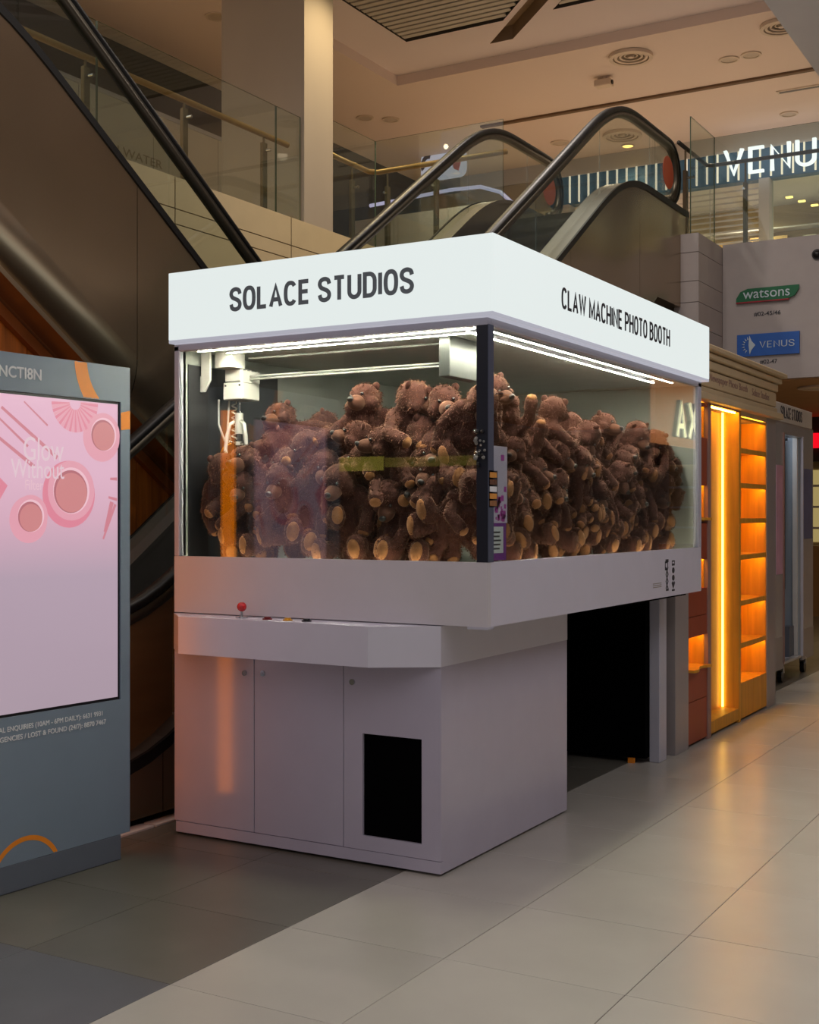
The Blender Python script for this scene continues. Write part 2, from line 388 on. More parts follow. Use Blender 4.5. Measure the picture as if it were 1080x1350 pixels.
for nm, poly, lab in (('slatted_ceiling_panel', SLA, 'large brown slatted ceiling recess with the warm lamp, left of the dark slot'),
                      ('slatted_ceiling_panel', SLB, 'brown slatted ceiling recess cut by the top edge, right of the dark slot')):
    t = thing(nm, lab, 'ceiling panel', (poly[0][0], poly[0][1], 7.52))
    rim = bmesh.new()
    for k in range(len(poly)):
        a, b = Vector(poly[k]), Vector(poly[(k+1) % len(poly)])
        q = [rim.verts.new((p.x, p.y, z)) for p, z in ((a, 7.515), (b, 7.515), (b, 7.74), (a, 7.74))]
        rim.faces.new(q)
    obj('recess_rim', rim, slat_bk, t)
    y = max(p[1] for p in poly)-.1
    ymin = 8.9
    while y > ymin:
        # x range of the polygon at y
        xs = []
        for k in range(len(poly)):
            a, b = poly[k], poly[(k+1) % len(poly)]
            if (a[1]-y)*(b[1]-y) < 0: xs.append(a[0]+(b[0]-a[0])*(y-a[1])/(b[1]-a[1]))
        if len(xs) >= 2: obj('slat', bx(min(xs)+.01, max(xs)-.01, y-.045, y+.035, 7.53, 7.60), slat_m, t)
        y -= .118
s = thing('ceiling_slot', 'long dark diagonal slot between the two slatted ceiling recesses', 'ceiling slot', (-7.14, 14.31, 7.52))
sb = bmesh.new()
for k in range(4):
    a, b = Vector(SLOT[k]), Vector(SLOT[(k+1) % 4])
    sb.faces.new([sb.verts.new((p.x, p.y, z)) for p, z in ((a, 7.515), (b, 7.515), (b, 7.7), (a, 7.7))])
obj('slot_side', sb, slot_m, s)
obj('slot_back', prism(SLOT, 7.69, 7.70), slot_m, s)
# walls
struct('wall_north', bx(-14, 4, 21.3, 21.5, 0, 7.4), wall_m)
struct('wall_east', bx(4, 4.2, -6, 21.5, 0, 7.6), wall_m)
struct('wall_west', bx(-14.2, -14, -3, 20, 0, 7.4), wall_m)
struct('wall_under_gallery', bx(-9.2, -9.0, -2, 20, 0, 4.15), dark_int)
struct('ceiling_ground_north', bx(-7.3, 4, 13.7, 19.9, 2.96, 3.0), mat('ground_ceiling_tan', (196, 150, 104), .8))
# fascia of the west gallery: panels on the slab edge
fa = bx(-7.32, -7.30, -2, 13.66, 3.0, 4.47)
fasc = struct('trim_4', fa, seam_dark)
y = -2
for k in range(9):
    for z0, z1 in ((4.195, 4.47), (4.06, 4.185), (3.0, 4.05)):
        obj('panel', bx(-7.30, -7.285, y+.006, y+1.73, z0, z1), cream, fasc)
    y += 1.74
f2 = struct('trim_5', bx(-7.3, -5.75, 11.82, 11.84, 3.0, 4.47), seam_dark)
for z0, z1 in ((4.195, 4.47), (4.06, 4.185), (3.0, 4.05)): obj('panel', bx(-7.3, -5.75, 11.805, 11.82, z0, z1), cream, f2)
# pillar
pl = struct('pillar', bx(-8.35, -7.29, 10.41, 10.93, ZF, 7.52), pillar_y)
# pier on the right of the escalators, faced with slabs
pr = struct('pier', bx(-4.20, -3.96, 12.76, 13.66, 0, 4.44), seam_dark)
z = 4.44
for h_ in (.20, .30, .22, .26, .30, .30, .3, .3, .3, .3, .3, .3, .3, .3, .3):
    if z-h_ < 0: break
    obj('panel', bx(-4.205, -3.955, 12.74, 12.765, z-h_+.006, z), sgrey, pr)
    obj('panel', bx(-3.965, -3.945, 12.745, 13.655, z-h_+.006, z), sgrey, pr)
    z -= h_

# ------------------------------------------------------------------ sign wall
struct('wall_sign', bx(-3.94, 4, 13.60, 13.66, 2.97, 4.47), sgrey)
t = thing('shop_directory_sign', 'green sign with pale lower-case lettering on the grey bulkhead wall', 'sign', (-3.45, 13.6, 3.8))
g = [(-3.784, 3.815), (-3.25, 3.815), (-3.16, 3.85), (-3.115, 3.92), (-3.115, 3.96), (-3.66, 3.96), (-3.74, 3.93), (-3.784, 3.86)]
obj('board', prism(g, 13.575, 13.6, 'y'), green_s, t)
obj('underline', bx(-3.784, -3.22, 13.57, 13.59, 3.806, 3.820), crimson, t)
text('lettering', 'watsons', (-3.46, 13.574, 3.893), (1, 0, 0), (0, 0, 1), .5, .085, pale_ink, t, .004)
text('unit_number', '#02-45/46', (-3.455, 13.599, 3.68), (1, 0, 0), (0, 0, 1), .285, .05, ink2, t, .003, .012)
t = thing('shop_directory_sign', 'blue sign with a white face emblem on the grey bulkhead wall', 'sign', (-3.45, 13.6, 3.2))
obj('board', bx(-3.775, -3.11, 13.575, 13.6, 3.228, 3.465), blue_s, t)
grot('lettering', 'VENUS', (-3.345, 13.574, 3.345), (1, 0, 0), (0, 0, 1), .37, .07, pale_ink, t, .004, wt=.09)
em = bmesh.new()
prism([(-3.635, 3.245), (-3.62, 3.29), (-3.575, 3.345), (-3.615, 3.39), (-3.64, 3.45), (-3.648, 3.345)], 13.568, 13.574, 'y', em)
for k in range(7):
    a = R(105+k*22); c_ = Vector((-3.64, 3.345)); d_ = Vector((math.cos(a), math.sin(a)*1.15)); p_ = Vector((-d_.y, d_.x))*.006
    prism([tuple(c_+d_*.055-p_), tuple(c_+d_*.085), tuple(c_+d_*.055+p_)], 13.568, 13.574, 'y', em)
obj('emblem', em, pale_ink, t)
text('unit_number', '#02-47', (-3.44, 13.599, 3.16), (1, 0, 0), (0, 0, 1), .185, .05, ink2, t, .003, .012)

t = thing('wall_camera', 'small black camera dome on the grey bulkhead wall at the right edge', 'camera', (-2.93, 13.58, 4.26))
obj('dome', ball((-2.93, 13.59, 4.26), (.05, .04, .04)), blk_bez, t, True)
obj('base_ring', cyl((-2.93, 13.6, 4.26), (-2.93, 13.585, 4.26), .055, 20), seam_dark, t)
# ------------------------------------------------------------------ balustrades
def balustrade(label, panels, posts, rail, railr=.03, rm=brass, pm=brassd, zt=5.62, shoe=None):
    """panels: list of ((x0,y0),(x1,y1)); posts: (x,y); rail: polyline"""
    p0 = panels[0][0]; t = thing('glass_balustrade', label, 'balustrade', (p0[0], p0[1], ZF))
    for a, b in panels:
        a, b = Vector(a), Vector(b); d = (b-a).normalized(); n = Vector((-d.y, d.x))*.006; a = a+d*.006; b = b-d*.006
        g_ = prism([tuple(a-n), tuple(b-n), tuple(b+n), tuple(a+n)], ZF-.02, zt)
        for f_ in g_.faces: f_.material_index = 1 if f_.calc_area() < .05 else 0
        obj('glass_panel', g_, [balglass, gedge], t)
    for (x, y, ox, oy) in posts:
        p = obj('post', bx(x-.02, x+.02, y-.035, y+.035, ZF, 5.16, .004), pm, t)
        obj('bracket', cyl((x, y, 5.08), (x+ox, y+oy, 5.08), .014, 10), chrome, p)
        obj('stem', cyl((x, y, 5.16), (x, y, rail[0][2]), .012, 8), pm, p)
    obj('handrail', tube(rail, railr, 10), rm, t, True)
    return t
balustrade('tall glass balustrade with brass handrail along the left gallery edge', [((-7.33, y0), (-7.33, y1)) for y0, y1 in ((2.0, 4.7), (4.7, 7.53), (7.53, 9.98), (9.98, 10.40))],
           [(-7.42, y, .09, 0) for y in (3.9, 5.9, 7.495, 8.716, 9.904)], [(-7.42, 2, 5.24), (-7.42, 10.3, 5.24)], zt=5.53)
balustrade('glass balustrade turning the corner behind the cream pillar', [((-7.33, 10.95), (-7.33, 11.84)), ((-7.33, 11.84), (-5.75, 11.84))],
           [(-7.42, 11.5, .09, 0), (-7.22, 11.92, 0, -.08), (-6.6, 11.92, 0, -.08)], [(-7.42, 10.97, 5.34), (-7.42, 11.84, 5.34), (-7.35, 11.92, 5.34), (-5.75, 11.92, 5.34)], zt=5.66)
balustrade('glass balustrade on the white pier above the directory wall', [((-4.05, 12.80), (-4.05, 13.66)), ((-4.05, 13.66), (-2.0, 13.66)), ((-2.0, 13.66), (1.5, 13.66))],
           [(-4.15, 12.95, .1, 0), (-3.73, 13.75, 0, -.09), (-1.9, 13.75, 0, -.09)], [(-4.15, 12.72, 5.40), (-4.15, 13.7, 5.40), (-4.10, 13.75, 5.40), (1.5, 13.75, 5.40)], railr=.022, rm=mat('dark_rail', (46, 40, 34), .4), zt=5.68)

# ------------------------------------------------------------------ hoardings on the upper floor
t = thing('hoarding', 'long pale boarded hoarding with faint print behind the left gallery rail', 'hoarding', (-10, 9, ZF))
y = 4.0
k = 0
while y < 13.1:
    obj('panel', bx(-10.06, -10.0, y+.005, min(y+1.2, 13.17)-.005, ZF, 6.22), hoard_y if 5 < y < 8.5 else hoard, t); y += 1.2
obj('cap', bx(-10.07, -9.985, 4, 13.18, 6.22, 6.27), alu, t)
obj('end_post', bx(-10.06, -9.97, 13.17, 13.27, ZF, 6.27), cream, t)
for z_, s_ in ((5.65, 'EASY ON WATER'), (5.32, "DON'T HARM NATURAL"), (5.16, 'RESOURCES')):
    text('print', s_, (-9.998, 10.6, z_), (0, 1, 0), (0, 0, 1), 1.5, .10, faint, t, .002)
text('number', '30', (-9.998, 12.25, 5.36), (0, 1, 0), (0, 0, 1), .45, .32, ink, t, .002)
for y_, z_ in ((11.35, 5.95), (11.35, 5.6), (12.4, 5.9), (12.9, 5.55)):
    pass
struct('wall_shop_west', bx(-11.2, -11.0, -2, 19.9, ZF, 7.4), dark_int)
t = thing('hoarding', 'pale boarded hoarding seen between the cream pillar and the escalator', 'hoarding', (-10, 17, ZF))
for k in range(3): obj('panel', bx(-11.0+k*.9, -10.11+k*.9, 17.0, 17.06, ZF, 6.25), hoard, t)
text('letter', 'D', (-9.9, 16.998, 5.35), (1, 0, 0), (0, 0, 1), .2, .3, ink, t, .002)

# ------------------------------------------------------------------ upper shop
t = thing('shopfront', 'upper floor shop with a blue fascia of white light rods and glowing letters', 'shopfront', (-4.5, 19.3, ZF))
obj('fascia', bx(-8.5, 2, 19.3, 19.5, 6.66, 7.13), blue_band, t)
obj('plain_fascia', bx(-11, -8.5, 19.3, 19.5, 6.3, 7.13), cream, t)
obj('header', bx(-10.2, 2, 19.28, 19.5, 7.13, 7.4), wall_m, t)
x = -8.3
while x < -3.2:
    obj('light_rod', bx(x-.012, x+.012, 19.24, 19.27, 6.68, 7.12), tube_e, t); x += .165
grot('lettering', 'VENUS', (-4.64, 19.12, 6.91), (1, 0, 0), (0, 0, 1), 1.75, .40, tube_l, t, .06, wt=.10)
obj('column', bx(-5.02, -4.86, 19.25, 19.5, ZF, 6.66), wall_m, t)
obj('column', bx(-8.3, -8.15, 19.25, 19.5, ZF, 6.66), wall_m, t)
for k in range(23): obj('grille_bar', bx(-8.15, -5.02, 19.3, 19.32, 4.58+k*.088, 4.605+k*.088), wall_m, t)
for x in (-7.4, -6.6, -5.8): obj('grille_rod', bx(x, x+.015, 19.3, 19.32, ZF, 6.6), alu, t)
obj('window_pane', bx(-4.86, 1, 19.4, 19.41, ZF, 6.66), balglass, t)
obj('back_wall', bx(-10, 2, 21.2, 21.25, ZF, 6.7), beige_int, t)
obj('shop_ceiling', bx(-10, 2, 19.5, 21.2, 6.68, 6.72), wall_m, t)
obj('side_wall', bx(-10.1, -10, 19.5, 21.2, ZF, 6.7), beige_int, t)
for k in range(5): obj('shelf', bx(-8, -3, 20.9, 21.2, 4.8+k*.36, 4.82+k*.36), wall_m, t)
rng = random.Random(8)
for k in range(7): obj('ceiling_lamp', bx(-4.7+k*.19, -4.6+k*.19, 19.6, 19.66, 6.40-k*.085, 6.42-k*.085), warm_lamp, t)
pal = [mat('pack_%d' % i, c) for i, c in enumerate(((150, 176, 180), (190, 120, 110), (214, 206, 190), (96, 130, 140), (176, 140, 80)))]
ORD = ['first', 'second', 'third', 'fourth', 'fifth', 'sixth', 'seventh', 'eighth', 'ninth', 'tenth', 'eleventh', 'twelfth', 'thirteenth', 'fourteenth', 'fifteenth', 'sixteenth', 'seventeenth']
for sh in range(4):
    for k in range(11):
        x = -7.9+k*.44+rng.uniform(0, .1)
        o = obj('cosmetics_box', bx(x, x+rng.uniform(.12, .26), 20.95, 21.1, 4.82+sh*.36, 4.82+sh*.36+rng.uniform(.12, .26)), rng.choice(pal))
        tag(o, 'packaged product inside the upper shop, %s shelf from below, %s from the left' % (ORD[sh], ORD[k]), 'product box', 'packs on the upper shop shelves')
obj('counter', bx(-5.6, -3.2, 19.52, 19.6, ZF, 4.72), wall_m, t)

# rounded hanging sign
t = thing('hanging_sign', 'rounded white lightbox sign with navy arc and red glyph behind the escalator handrail', 'sign', (-9.78, 17.9, 7.05))
pts = []
for cx, cz, a0 in ((-9.52, 7.34, 0), (-10.08, 7.34, 90), (-10.08, 7.12, 180), (-9.52, 7.12, 270)):
    for k in range(6): a = R(a0+k*18); pts.append((cx+.12*math.cos(a), cz+.12*math.sin(a)))
obj('panel', prism(pts, 17.9, 18.0, 'y'), emit('sign_white', (205, 196, 214), .62), t)
arc = bmesh.new()
for k in range(10):
    a, b = R(70+k*14), R(84+k*14)
    prism([(-10.06+r*math.cos(q)*.8, 7.25+r*math.sin(q)) for r, q in ((.1, a), (.17, a), (.17, b), (.1, b))], 17.885, 17.9, 'y', arc)
obj('navy_arc', arc, mat('navy', (40, 40, 96), .5), t)
obj('red_glyph', prism([(-9.58, 7.12), (-9.5, 7.08), (-9.46, 7.2), (-9.49, 7.33), (-9.58, 7.35), (-9.61, 7.22)], 17.885, 17.9, 'y'), mat('sign_red', (214, 50, 60), .5), t)
for x in (-9.95, -9.6): obj('hanger', cyl((x, 17.95, 7.45), (x, 17.95, 7.52), .012, 8), alu, t)
t = tag(obj('curved_light_strip', tube([(-11.4, 17.6, 6.62), (-10.4, 17.6, 6.66), (-9.5, 17.6, 6.70), (-8.95, 17.6, 6.68), (-8.6, 17.6, 6.55), (-8.4, 17.6, 6.36)], .03, 8), emit('lilac_tube', (214, 200, 236), .7)),
        'thin lilac light strip curving behind the first escalator', 'light strip')

# ------------------------------------------------------------------ ceiling fittings
def diffuser(x, y, z, r, label):
    t = thing('ceiling_diffuser', label, 'air diffuser', (x, y, z), 'round ceiling diffusers')
    for k in range(4):
        r1 = r*(1-.23*k)
        obj('vane', ring((x, y), r1*.82, r1, z-.045+.012*k, z-.004, 32), vent_w, t)
    obj('core', cyl((x, y, z-.004), (x, y, z-.03), r*.14, 20), vent_w, t)
    obj('throat', cyl((x, y, z-.002), (x, y, z-.005), r*.98, 32), brassd, t)
diffuser(-5.62, 15.3, 7.4, .28, 'large round ceiling diffuser above the right escalator handrail')
diffuser(-10.28, 13.35, 7.4, .22, 'round ceiling diffuser beside the cream pillar')
diffuser(-3.71, 15.26, 7.4, .25, 'round ceiling diffuser half hidden by the white slab edge')
diffuser(-6.9, 18.4, 7.4, .3, 'round ceiling diffuser seen behind the top of the right handrail')
def downlight(x, y, z, lit, label, r=.11):
    t = thing('downlight', label, 'ceiling lamp', (x, y, z), 'lit downlights' if lit else 'unlit round ceiling lamps')
    obj('trim_ring', ring((x, y), r*.78, r, z-.016, z-.001, 24), vent_w, t)
    obj('lens', cyl((x, y, z-.001), (x, y, z-.008), r*.78, 24), warm_lamp if lit else lamp_off, t)
    if lit:
        l = bpy.data.lights.new('downlight_lamp', 'SPOT'); l.energy = 60; l.color = (1, .72, .4); l.spot_size = R(110); l.spot_blend = .8; l.shadow_soft_size = .1
        o = bpy.data.objects.new('downlight_lamp', l); C.objects.link(o); o.parent = t; o.location = (0, 0, -.03)
downlight(-6.94, 12.6, 7.52, True, 'lit warm downlight in the slatted ceiling recess', .14)
downlight(-7.03, 19.0, 7.4, True, 'lit warm downlight behind the right escalator glass')
for x, y, l in ((-9.41, 11.63, 'unlit round lamp highest on the ceiling left of the pillar'), (-11.19, 12.5, 'unlit round lamp above the left gallery handrail'),
                (-9.61, 15.96, 'unlit round lamp above the first escalator handrail'), (-4.28, 16.04, 'unlit round lamp, right of the twin discs near the slab edge'),
                (-4.57, 16.06, 'unlit round lamp, left of the twin discs near the slab edge'), (-4.43, 18.68, 'unlit round lamp above the blue shop fascia'),
                (-9.9, 15.7, 'unlit small round lamp beside the larger one above the escalator')):
    downlight(x, y, 7.4, False, l, .13)
downlight(-7.9, 18.3, 7.4, False, 'unlit round lamp between the two escalator handrails', .15)
t = thing('ceiling_projector', 'small white box projector on the ceiling below the big diffuser', 'projector', (-6.2, 15.9, 7.4))
obj('case', bx(-6.33, -6.1, 15.8, 15.95, 7.27, 7.36, .01), vent_w, t); obj('mount', cyl((-6.2, 15.88, 7.36), (-6.2, 15.88, 7.4), .03, 12), vent_w, t)
obj('lens', cyl((-6.1, 15.87, 7.315), (-6.085, 15.87, 7.315), .03, 12), blk_bez, t)
t = thing('ceiling_slot_vent', 'thin dark linear vent in the ceiling above the blue shop', 'vent', (-4, 18, 7.4))
obj('frame', bx(-4.35, -3, 17.6, 17.72, 7.385, 7.4), vent_w, t); obj('slit', bx(-4.32, -3, 17.63, 17.69, 7.383, 7.39), brassd, t)
for k, (x, y) in enumerate(((-3.1, 14.6), (-2.7, 16.2), (-1.5, 15))):
    t = thing('downlight', ['round ceiling lamp over the far corridor beside the cornice', 'round ceiling lamp deepest in the far corridor', 'round ceiling lamp at the far corridor edge'][k], 'ceiling lamp', (x, y, 2.96), 'far corridor lamps')
    obj('trim_ring', ring((x, y), .2, .26, 2.94, 2.959, 24), vent_w, t); obj('lens', cyl((x, y, 2.958), (x, y, 2.95), .2, 24), lamp_off, t)

# ------------------------------------------------------------------ escalators
def ramp(u):
    """handrail height above ground for distance u from the lower end (blended incline of 34 degrees)"""
    m = .676
    def integ(u, a, b):       # integral of smoothstep from a to b
        if u <= a: return 0
        L = b-a; s_ = min(1, (u-a)/L); v = L*(s_**3-.5*s_**4)
        return v + max(0, u-b)
    return 1.0+m*(integ(u, 4.12, 5.12)-integ(u, 10.4, 11.9))
def low(u): return max(.05, min(1+.676*(u-4.62), 6.0)-2.32)
def rail_path():
    p = []
    for k in range(0, 13):                      # lower newel, from the underside round to the top
        a = R(-90-k*15); p.append((3.55+.32*math.cos(a), .68+.32*math.sin(a)))
    u = 3.7
    while u < 12.66: p.append((u, ramp(u))); u += .12
    zt_ = ramp(12.65)
    for k in range(0, 13):
        a = R(90-k*15); p.append((12.65+.33*math.cos(a), zt_-.33+.33*math.sin(a)))
    return p
def sweep_yz(path, x, f, sec, bm=None):
    """sweep a closed section [(dx, dn)] along a (u,z) path; f maps u to world y"""
    if bm is None: bm = bmesh.new()
    rings = []
    for i, (u, z) in enumerate(path):
        a, b = path[max(i-1, 0)], path[min(i+1, len(path)-1)]
        t = Vector((b[0]-a[0], b[1]-a[1])).normalized(); n = Vector((-t.y, t.x))
        rings.append([bm.verts.new((x+dx, f(u+n.x*dn), z+n.y*dn)) for dx, dn in sec])
    k_ = len(sec)
    for a, b in zip(rings, rings[1:]):
        for k in range(k_): bm.faces.new((a[k], a[(k+1) % k_], b[(k+1) % k_], b[k]))
    bm.faces.new(rings[0][::-1]); bm.faces.new(rings[-1])
    bmesh.ops.recalc_face_normals(bm, faces=bm.faces[:]); return bm
def strip(us, top, bot, x0, x1, f):
    bm = bmesh.new(); rows = []
    for u in us: rows.append([bm.verts.new((x, f(u), z)) for x, z in ((x0, bot(u)), (x1, bot(u)), (x1, top(u)), (x0, top(u)))])
    for a, b in zip(rows, rows[1:]):
        for k in range(4): bm.faces.new((a[k], a[(k+1) % 4], b[(k+1) % 4], b[k]))
    bm.faces.new(rows[0][::-1]); bm.faces.new(rows[-1]); bmesh.ops.recalc_face_normals(bm, faces=bm.faces[:]); return bm
def frange(a, b, n): return [a+(b-a)*k/n for k in range(n+1)]
RP = rail_path()
RSEC = [(-.042, -.012), (-.03, -.024), (.03, -.024), (.042, -.012), (.042, .012), (.028, .026), (-.028, .026), (-.042, .012)]
TSEC = [(-.03, -.075), (.03, -.075), (.035, -.024), (-.035, -.024)]
def escalator(name, label, xl, xr, f, sign, disc=True):
    """xl, xr handrail planes; f maps u to y"""
    t = thing(name, label, 'escalator', ((xl+xr)/2, f(4.0), 0))
    for x, side in ((xl, -1), (xr, 1)):
        h = obj('handrail', sweep_yz(RP, x, f, RSEC), rubber, t, True)
        obj('handrail_track', sweep_yz(RP, x, f, TSEC), rail_alu, h, True)
        # glass panels
        cuts = [3.45, 4.9, 6.4, 7.9, 9.35, 10.75, 12.1, 12.85]
        for a, b in zip(cuts, cuts[1:]):
            n = max(2, int((b-a)/.15))
            def gt(u): return (ramp(u)-.07) if u < 12.6 else ramp(12.65)-.33+math.sqrt(max(0, .29**2-(u-12.62)**2))
            obj('glass_panel', strip(frange(a+.006, b-.006, n), gt, lambda u: ramp(u)-.71, x-.006, x+.006, f), brown_reflection if (disc and side == 1 and b < 6.5) else smoke, t)
        # deck along the foot of the glass
        ds = frange(3.2, 13.0, 70)
        obj('deck_board', strip(ds, lambda u: ramp(u)-.70, lambda u: ramp(u)-.74, x-.11, x+.11, f), deck_steel, t)
        obj('deck_edge', strip(ds, lambda u: ramp(u)-.69, lambda u: ramp(u)-.75, x+side*.105, x+side*.125, f), rubber, t)
        # outer cladding
        cc = [3.2, 4.7, 6.4, 8.1, 9.8, 11.5, 13.05]
        for a, b in zip(cc, cc[1:]):
            n = int((b-a)/.12)
            obj('cladding_panel', strip(frange(a+.003, b-.003, n), lambda u: ramp(u)-.74, (lambda u: low(u)+.40) if (not disc and side == 1) else low, x+side*.09, x+side*.115, f), steel, t)
            if not disc and side == 1:
                cb = bmesh.new(); us_ = frange(a+.003, b-.003, n); rows = []
                for u in us_: rows.append([cb.verts.new((x+.115-.30*(1-math.cos(R(q*9))), f(u), low(u)+.40-.42*math.sin(R(q*9)))) for q in range(11)])
                for r1_, r2_ in zip(rows, rows[1:]):
                    for q in range(10): cb.faces.new((r1_[q], r1_[q+1], r2_[q+1], r2_[q]))
                bmesh.ops.recalc_face_normals(cb, faces=cb.faces[:])
                obj('cladding_curve', cb, steel, t, True, label='rounded lower edge of the steel side')
        obj('skirt', strip(ds, lambda u: ramp(u)-.74, lambda u: ramp(u)-1.05, x-side*.09, x-side*.105, f), deck_steel, t)
        if disc and side*sign > -9:
            yy = f(12.66); zz = ramp(12.65)-.33
            obj('warning_sticker', cyl((x+.007, yy, zz), (x+.010, yy, zz), .17, 28), mat('sticker_orange', (196, 84, 48), .5), t)
    # underside and end plate
    us = frange(3.2, 13.05, 70)
    obj('truss_underside', strip(us, lambda u: low(u)+.04, low, xl-.09, xr+.09, f), steel, t)
    e = bmesh.new(); bx(xl-.11, xr+.11, min(f(13.03), f(13.06)), max(f(13.03), f(13.06)), low(13), ramp(13)-.74, bm=e); obj('end_plate', e, steel, t)
    # steps
    st = bmesh.new(); bx(xl+.11, xr-.11, -.2, .2, -.05, 0, bm=st); bx(xl+.11, xr-.11, -.2 if f(1) > f(0) else .18, -.18 if f(1) > f(0) else .2, -.22, 0, bm=st)
    sm = None; z = .18; u = 5.0
    for k in range(24):
        if sm is None: o = obj('step', st, step_m, t); sm = o.data
        else: o = link(bpy.data.objects.new('step', sm), t)
        o.location = o.location+Vector((0, f(u+.15), z)); z += .185; u += .185/.676
        if u > 11.3: break
    obj('comb_plate', bx(xl+.1, xr-.1, min(f(3.0), f(4.85)), max(f(3.0), f(4.85)), 0, .02), deck_steel, t)
    obj('comb_plate', bx(xl+.1, xr-.1, min(f(11.45), f(13.05)), max(f(11.45), f(13.05)), ZF-.03, ZF), deck_steel, t)
    return t
escalator('escalator', 'escalator rising away behind the booth with two black arched handrails at the top', -5.60, -4.25, lambda u: u, 1)
escalator('escalator', 'escalator climbing to the upper left, its big steel side over the kiosk', -7.15, -6.0, lambda u: 16.23-u, 1, disc=False)
# white strip on the floor along the first escalator
t = thing('floor_edging', 'pale metal strip on the floor along the escalator, behind the kiosk', 'edging', (-4.19, 4.6, 0))
for k in range(9): obj('piece', bx(-4.17, -4.09, 3.0+k*.32, 3.305+k*.32, 0, .012, .002), wall_m, t)
# wood cladding below the left escalator
wp = struct('wall_wood', strip(frange(3.2, 13.0, 60), lambda u: max(.08, low(u)+.02), lambda u: 0, -6.25, -6.2, lambda u: 16.23-u), seam_dark)
y = 3.0
rng = random.Random(5)
while y < 13:
    zt_ = max(.3, min(3.9, ramp(16.23-y-.17)-2.32+.18))
    if zt_ > .35:
        obj('plank', bx(-6.2, -6.17-rng.uniform(0, .006), y+.004, y+.335, 0, zt_), wood, wp)
    y += .34
obj('trim_board', strip(frange(3.4, 12.8, 60), lambda u: max(.1, low(u)+.0), lambda u: max(.05, low(u)-.09), -6.17, -6.12, lambda u: 16.23-u), mat('dark_wood', (160, 84, 34), .4, var=.2, scale=3), wp)

# ------------------------------------------------------------------ the claw machine booth
X0, X1, Y0, Y1 = -3.937, -2.284, 4.555, 7.43
XB = -2.50
bt = thing('claw_machine_booth', 'big white claw machine booth with lit sign header and glass case full of bears', 'claw machine', (-3.2, 5.2, 0))
# base
obj('plinth', bx(-3.90, -2.53, 4.62, 5.86, 0, .012), seam_dark, bt)
obj('base_cabinet', bx(X0, XB, 4.575, 5.88, .012, .88), grey_lam, bt)
obj('kick_board', bx(X0+.012, XB, 4.553, 4.575, .012, .062), grey_lam, bt)
def lockset(p, x, z):
    l = obj('lock', cyl((x, 4.555, z), (x, 4.548, z), .013, 16), chrome, p)
    bx(x-.002, x+.002, 4.5465, 4.549, z-.007, z+.007, bm=None)
    return l
d = obj('door', bx(X0, -3.469, 4.555, 4.575, .064, .875, .0015), grey_lam, bt); lockset(d, -3.519, .784)
d = obj('door', bx(-3.465, -2.985, 4.555, 4.575, .064, .875, .0015), grey_lam, bt); lockset(d, -3.416, .788)
hb = bmesh.new()
hx0, hx1, hz0, hz1 = -2.885, -2.592, .125, .564
for b_ in ((-2.981, hx0, .064, .875), (hx1, XB, .064, .875), (hx0, hx1, .064, hz0), (hx0, hx1, hz1, .875)):
    bx(b_[0], b_[1], 4.555, 4.575, b_[2], b_[3], bm=hb)
d = obj('door', hb, grey_lam, bt, label='door with a black prize hatch'); lockset(d, -2.936, .782)
obj('prize_hatch', bx(hx0, hx1, 4.568, 4.576, hz0, hz1), black_m, d, label='black prize opening')
# control ledge with chamfered corner
led = [(-3.78, 4.40), (-2.752, 4.385), (XB+.001, 4.553), (XB+.002, 5.88), (X0, 5.88), (X0-.001, 4.553)]
lg = obj('control_ledge', prism(led, .872, 1.042), white_lam, bt)
jy = 4.475
j = obj('joystick', cyl((-3.475, jy, 1.042), (-3.475, jy, 1.05), .028, 20), chrome, bt)
obj('stick', cyl((-3.475, jy, 1.05), (-3.475, jy, 1.075), .006, 10), chrome, j)
obj('joystick_ball', ball((-3.475, jy, 1.092), .022), red_gl, j, True, label='red ball')
for x, m in ((-3.325, mat('dark_red_button', (120, 20, 26), .3)), (-3.215, yel_gl), (-3.115, blk_bez)):
    b_ = obj('button', cyl((x, jy-.01, 1.042), (x, jy-.01, 1.047), .022, 20), m, bt); obj('button_cap', cyl((x, jy-.01, 1.047), (x, jy-.01, 1.054), .015, 16), m, b_)
# upper band (hollow tray): front, right, left, back and floor
ub = bmesh.new()
bx(X0, X1, Y0, Y0+.03, 1.046, 1.31, bm=ub)
obj('front_band', ub, band_lam, bt)
obj('side_band', bx(X1-.03, X1, Y0+.03, Y1, 1.046, 1.31), white_lam, bt)
obj('tray_floor', bx(X0+.02, X1-.03, Y0+.03, Y1-.02, 1.046, 1.27), int_grey, bt)
obj('corner_foot', bx(X1-.09, X1+.004, Y0-.004, Y0+.05, 1.036, 1.046), alu, bt)
# interior walls
obj('interior_wall', bx(X0, X0+.03, Y0+.03, Y1, 1.046, 2.31), int_grey, bt)
obj('dim_wall_sheet', bx(X0+.03, X0+.036, Y0+.06, 5.33, 1.28, 2.22, .002), mat('dim_wall_tone', (30, 30, 34), .4), bt)  # added dark sheet imitating the dimness at the wall's front end
obj('interior_wall', bx(X0+.03, X1-.02, Y1-.03, Y1, 1.27, 2.31), int_grey, bt)
obj('interior_ceiling', bx(X0+.03, X1-.02, Y0+.04, Y1-.03, 2.285, 2.31), mat('case_ceiling_white', (232, 236, 230), .5), bt)
for y0_ in (5.42, 6.25):
    h = obj('reflection_sheet', bx(X0+.03, X0+.034, y0_, y0_+.55, 1.3, 2.0), int_grey, bt)  # raised sheets imitating rectangles reflected in the side glass
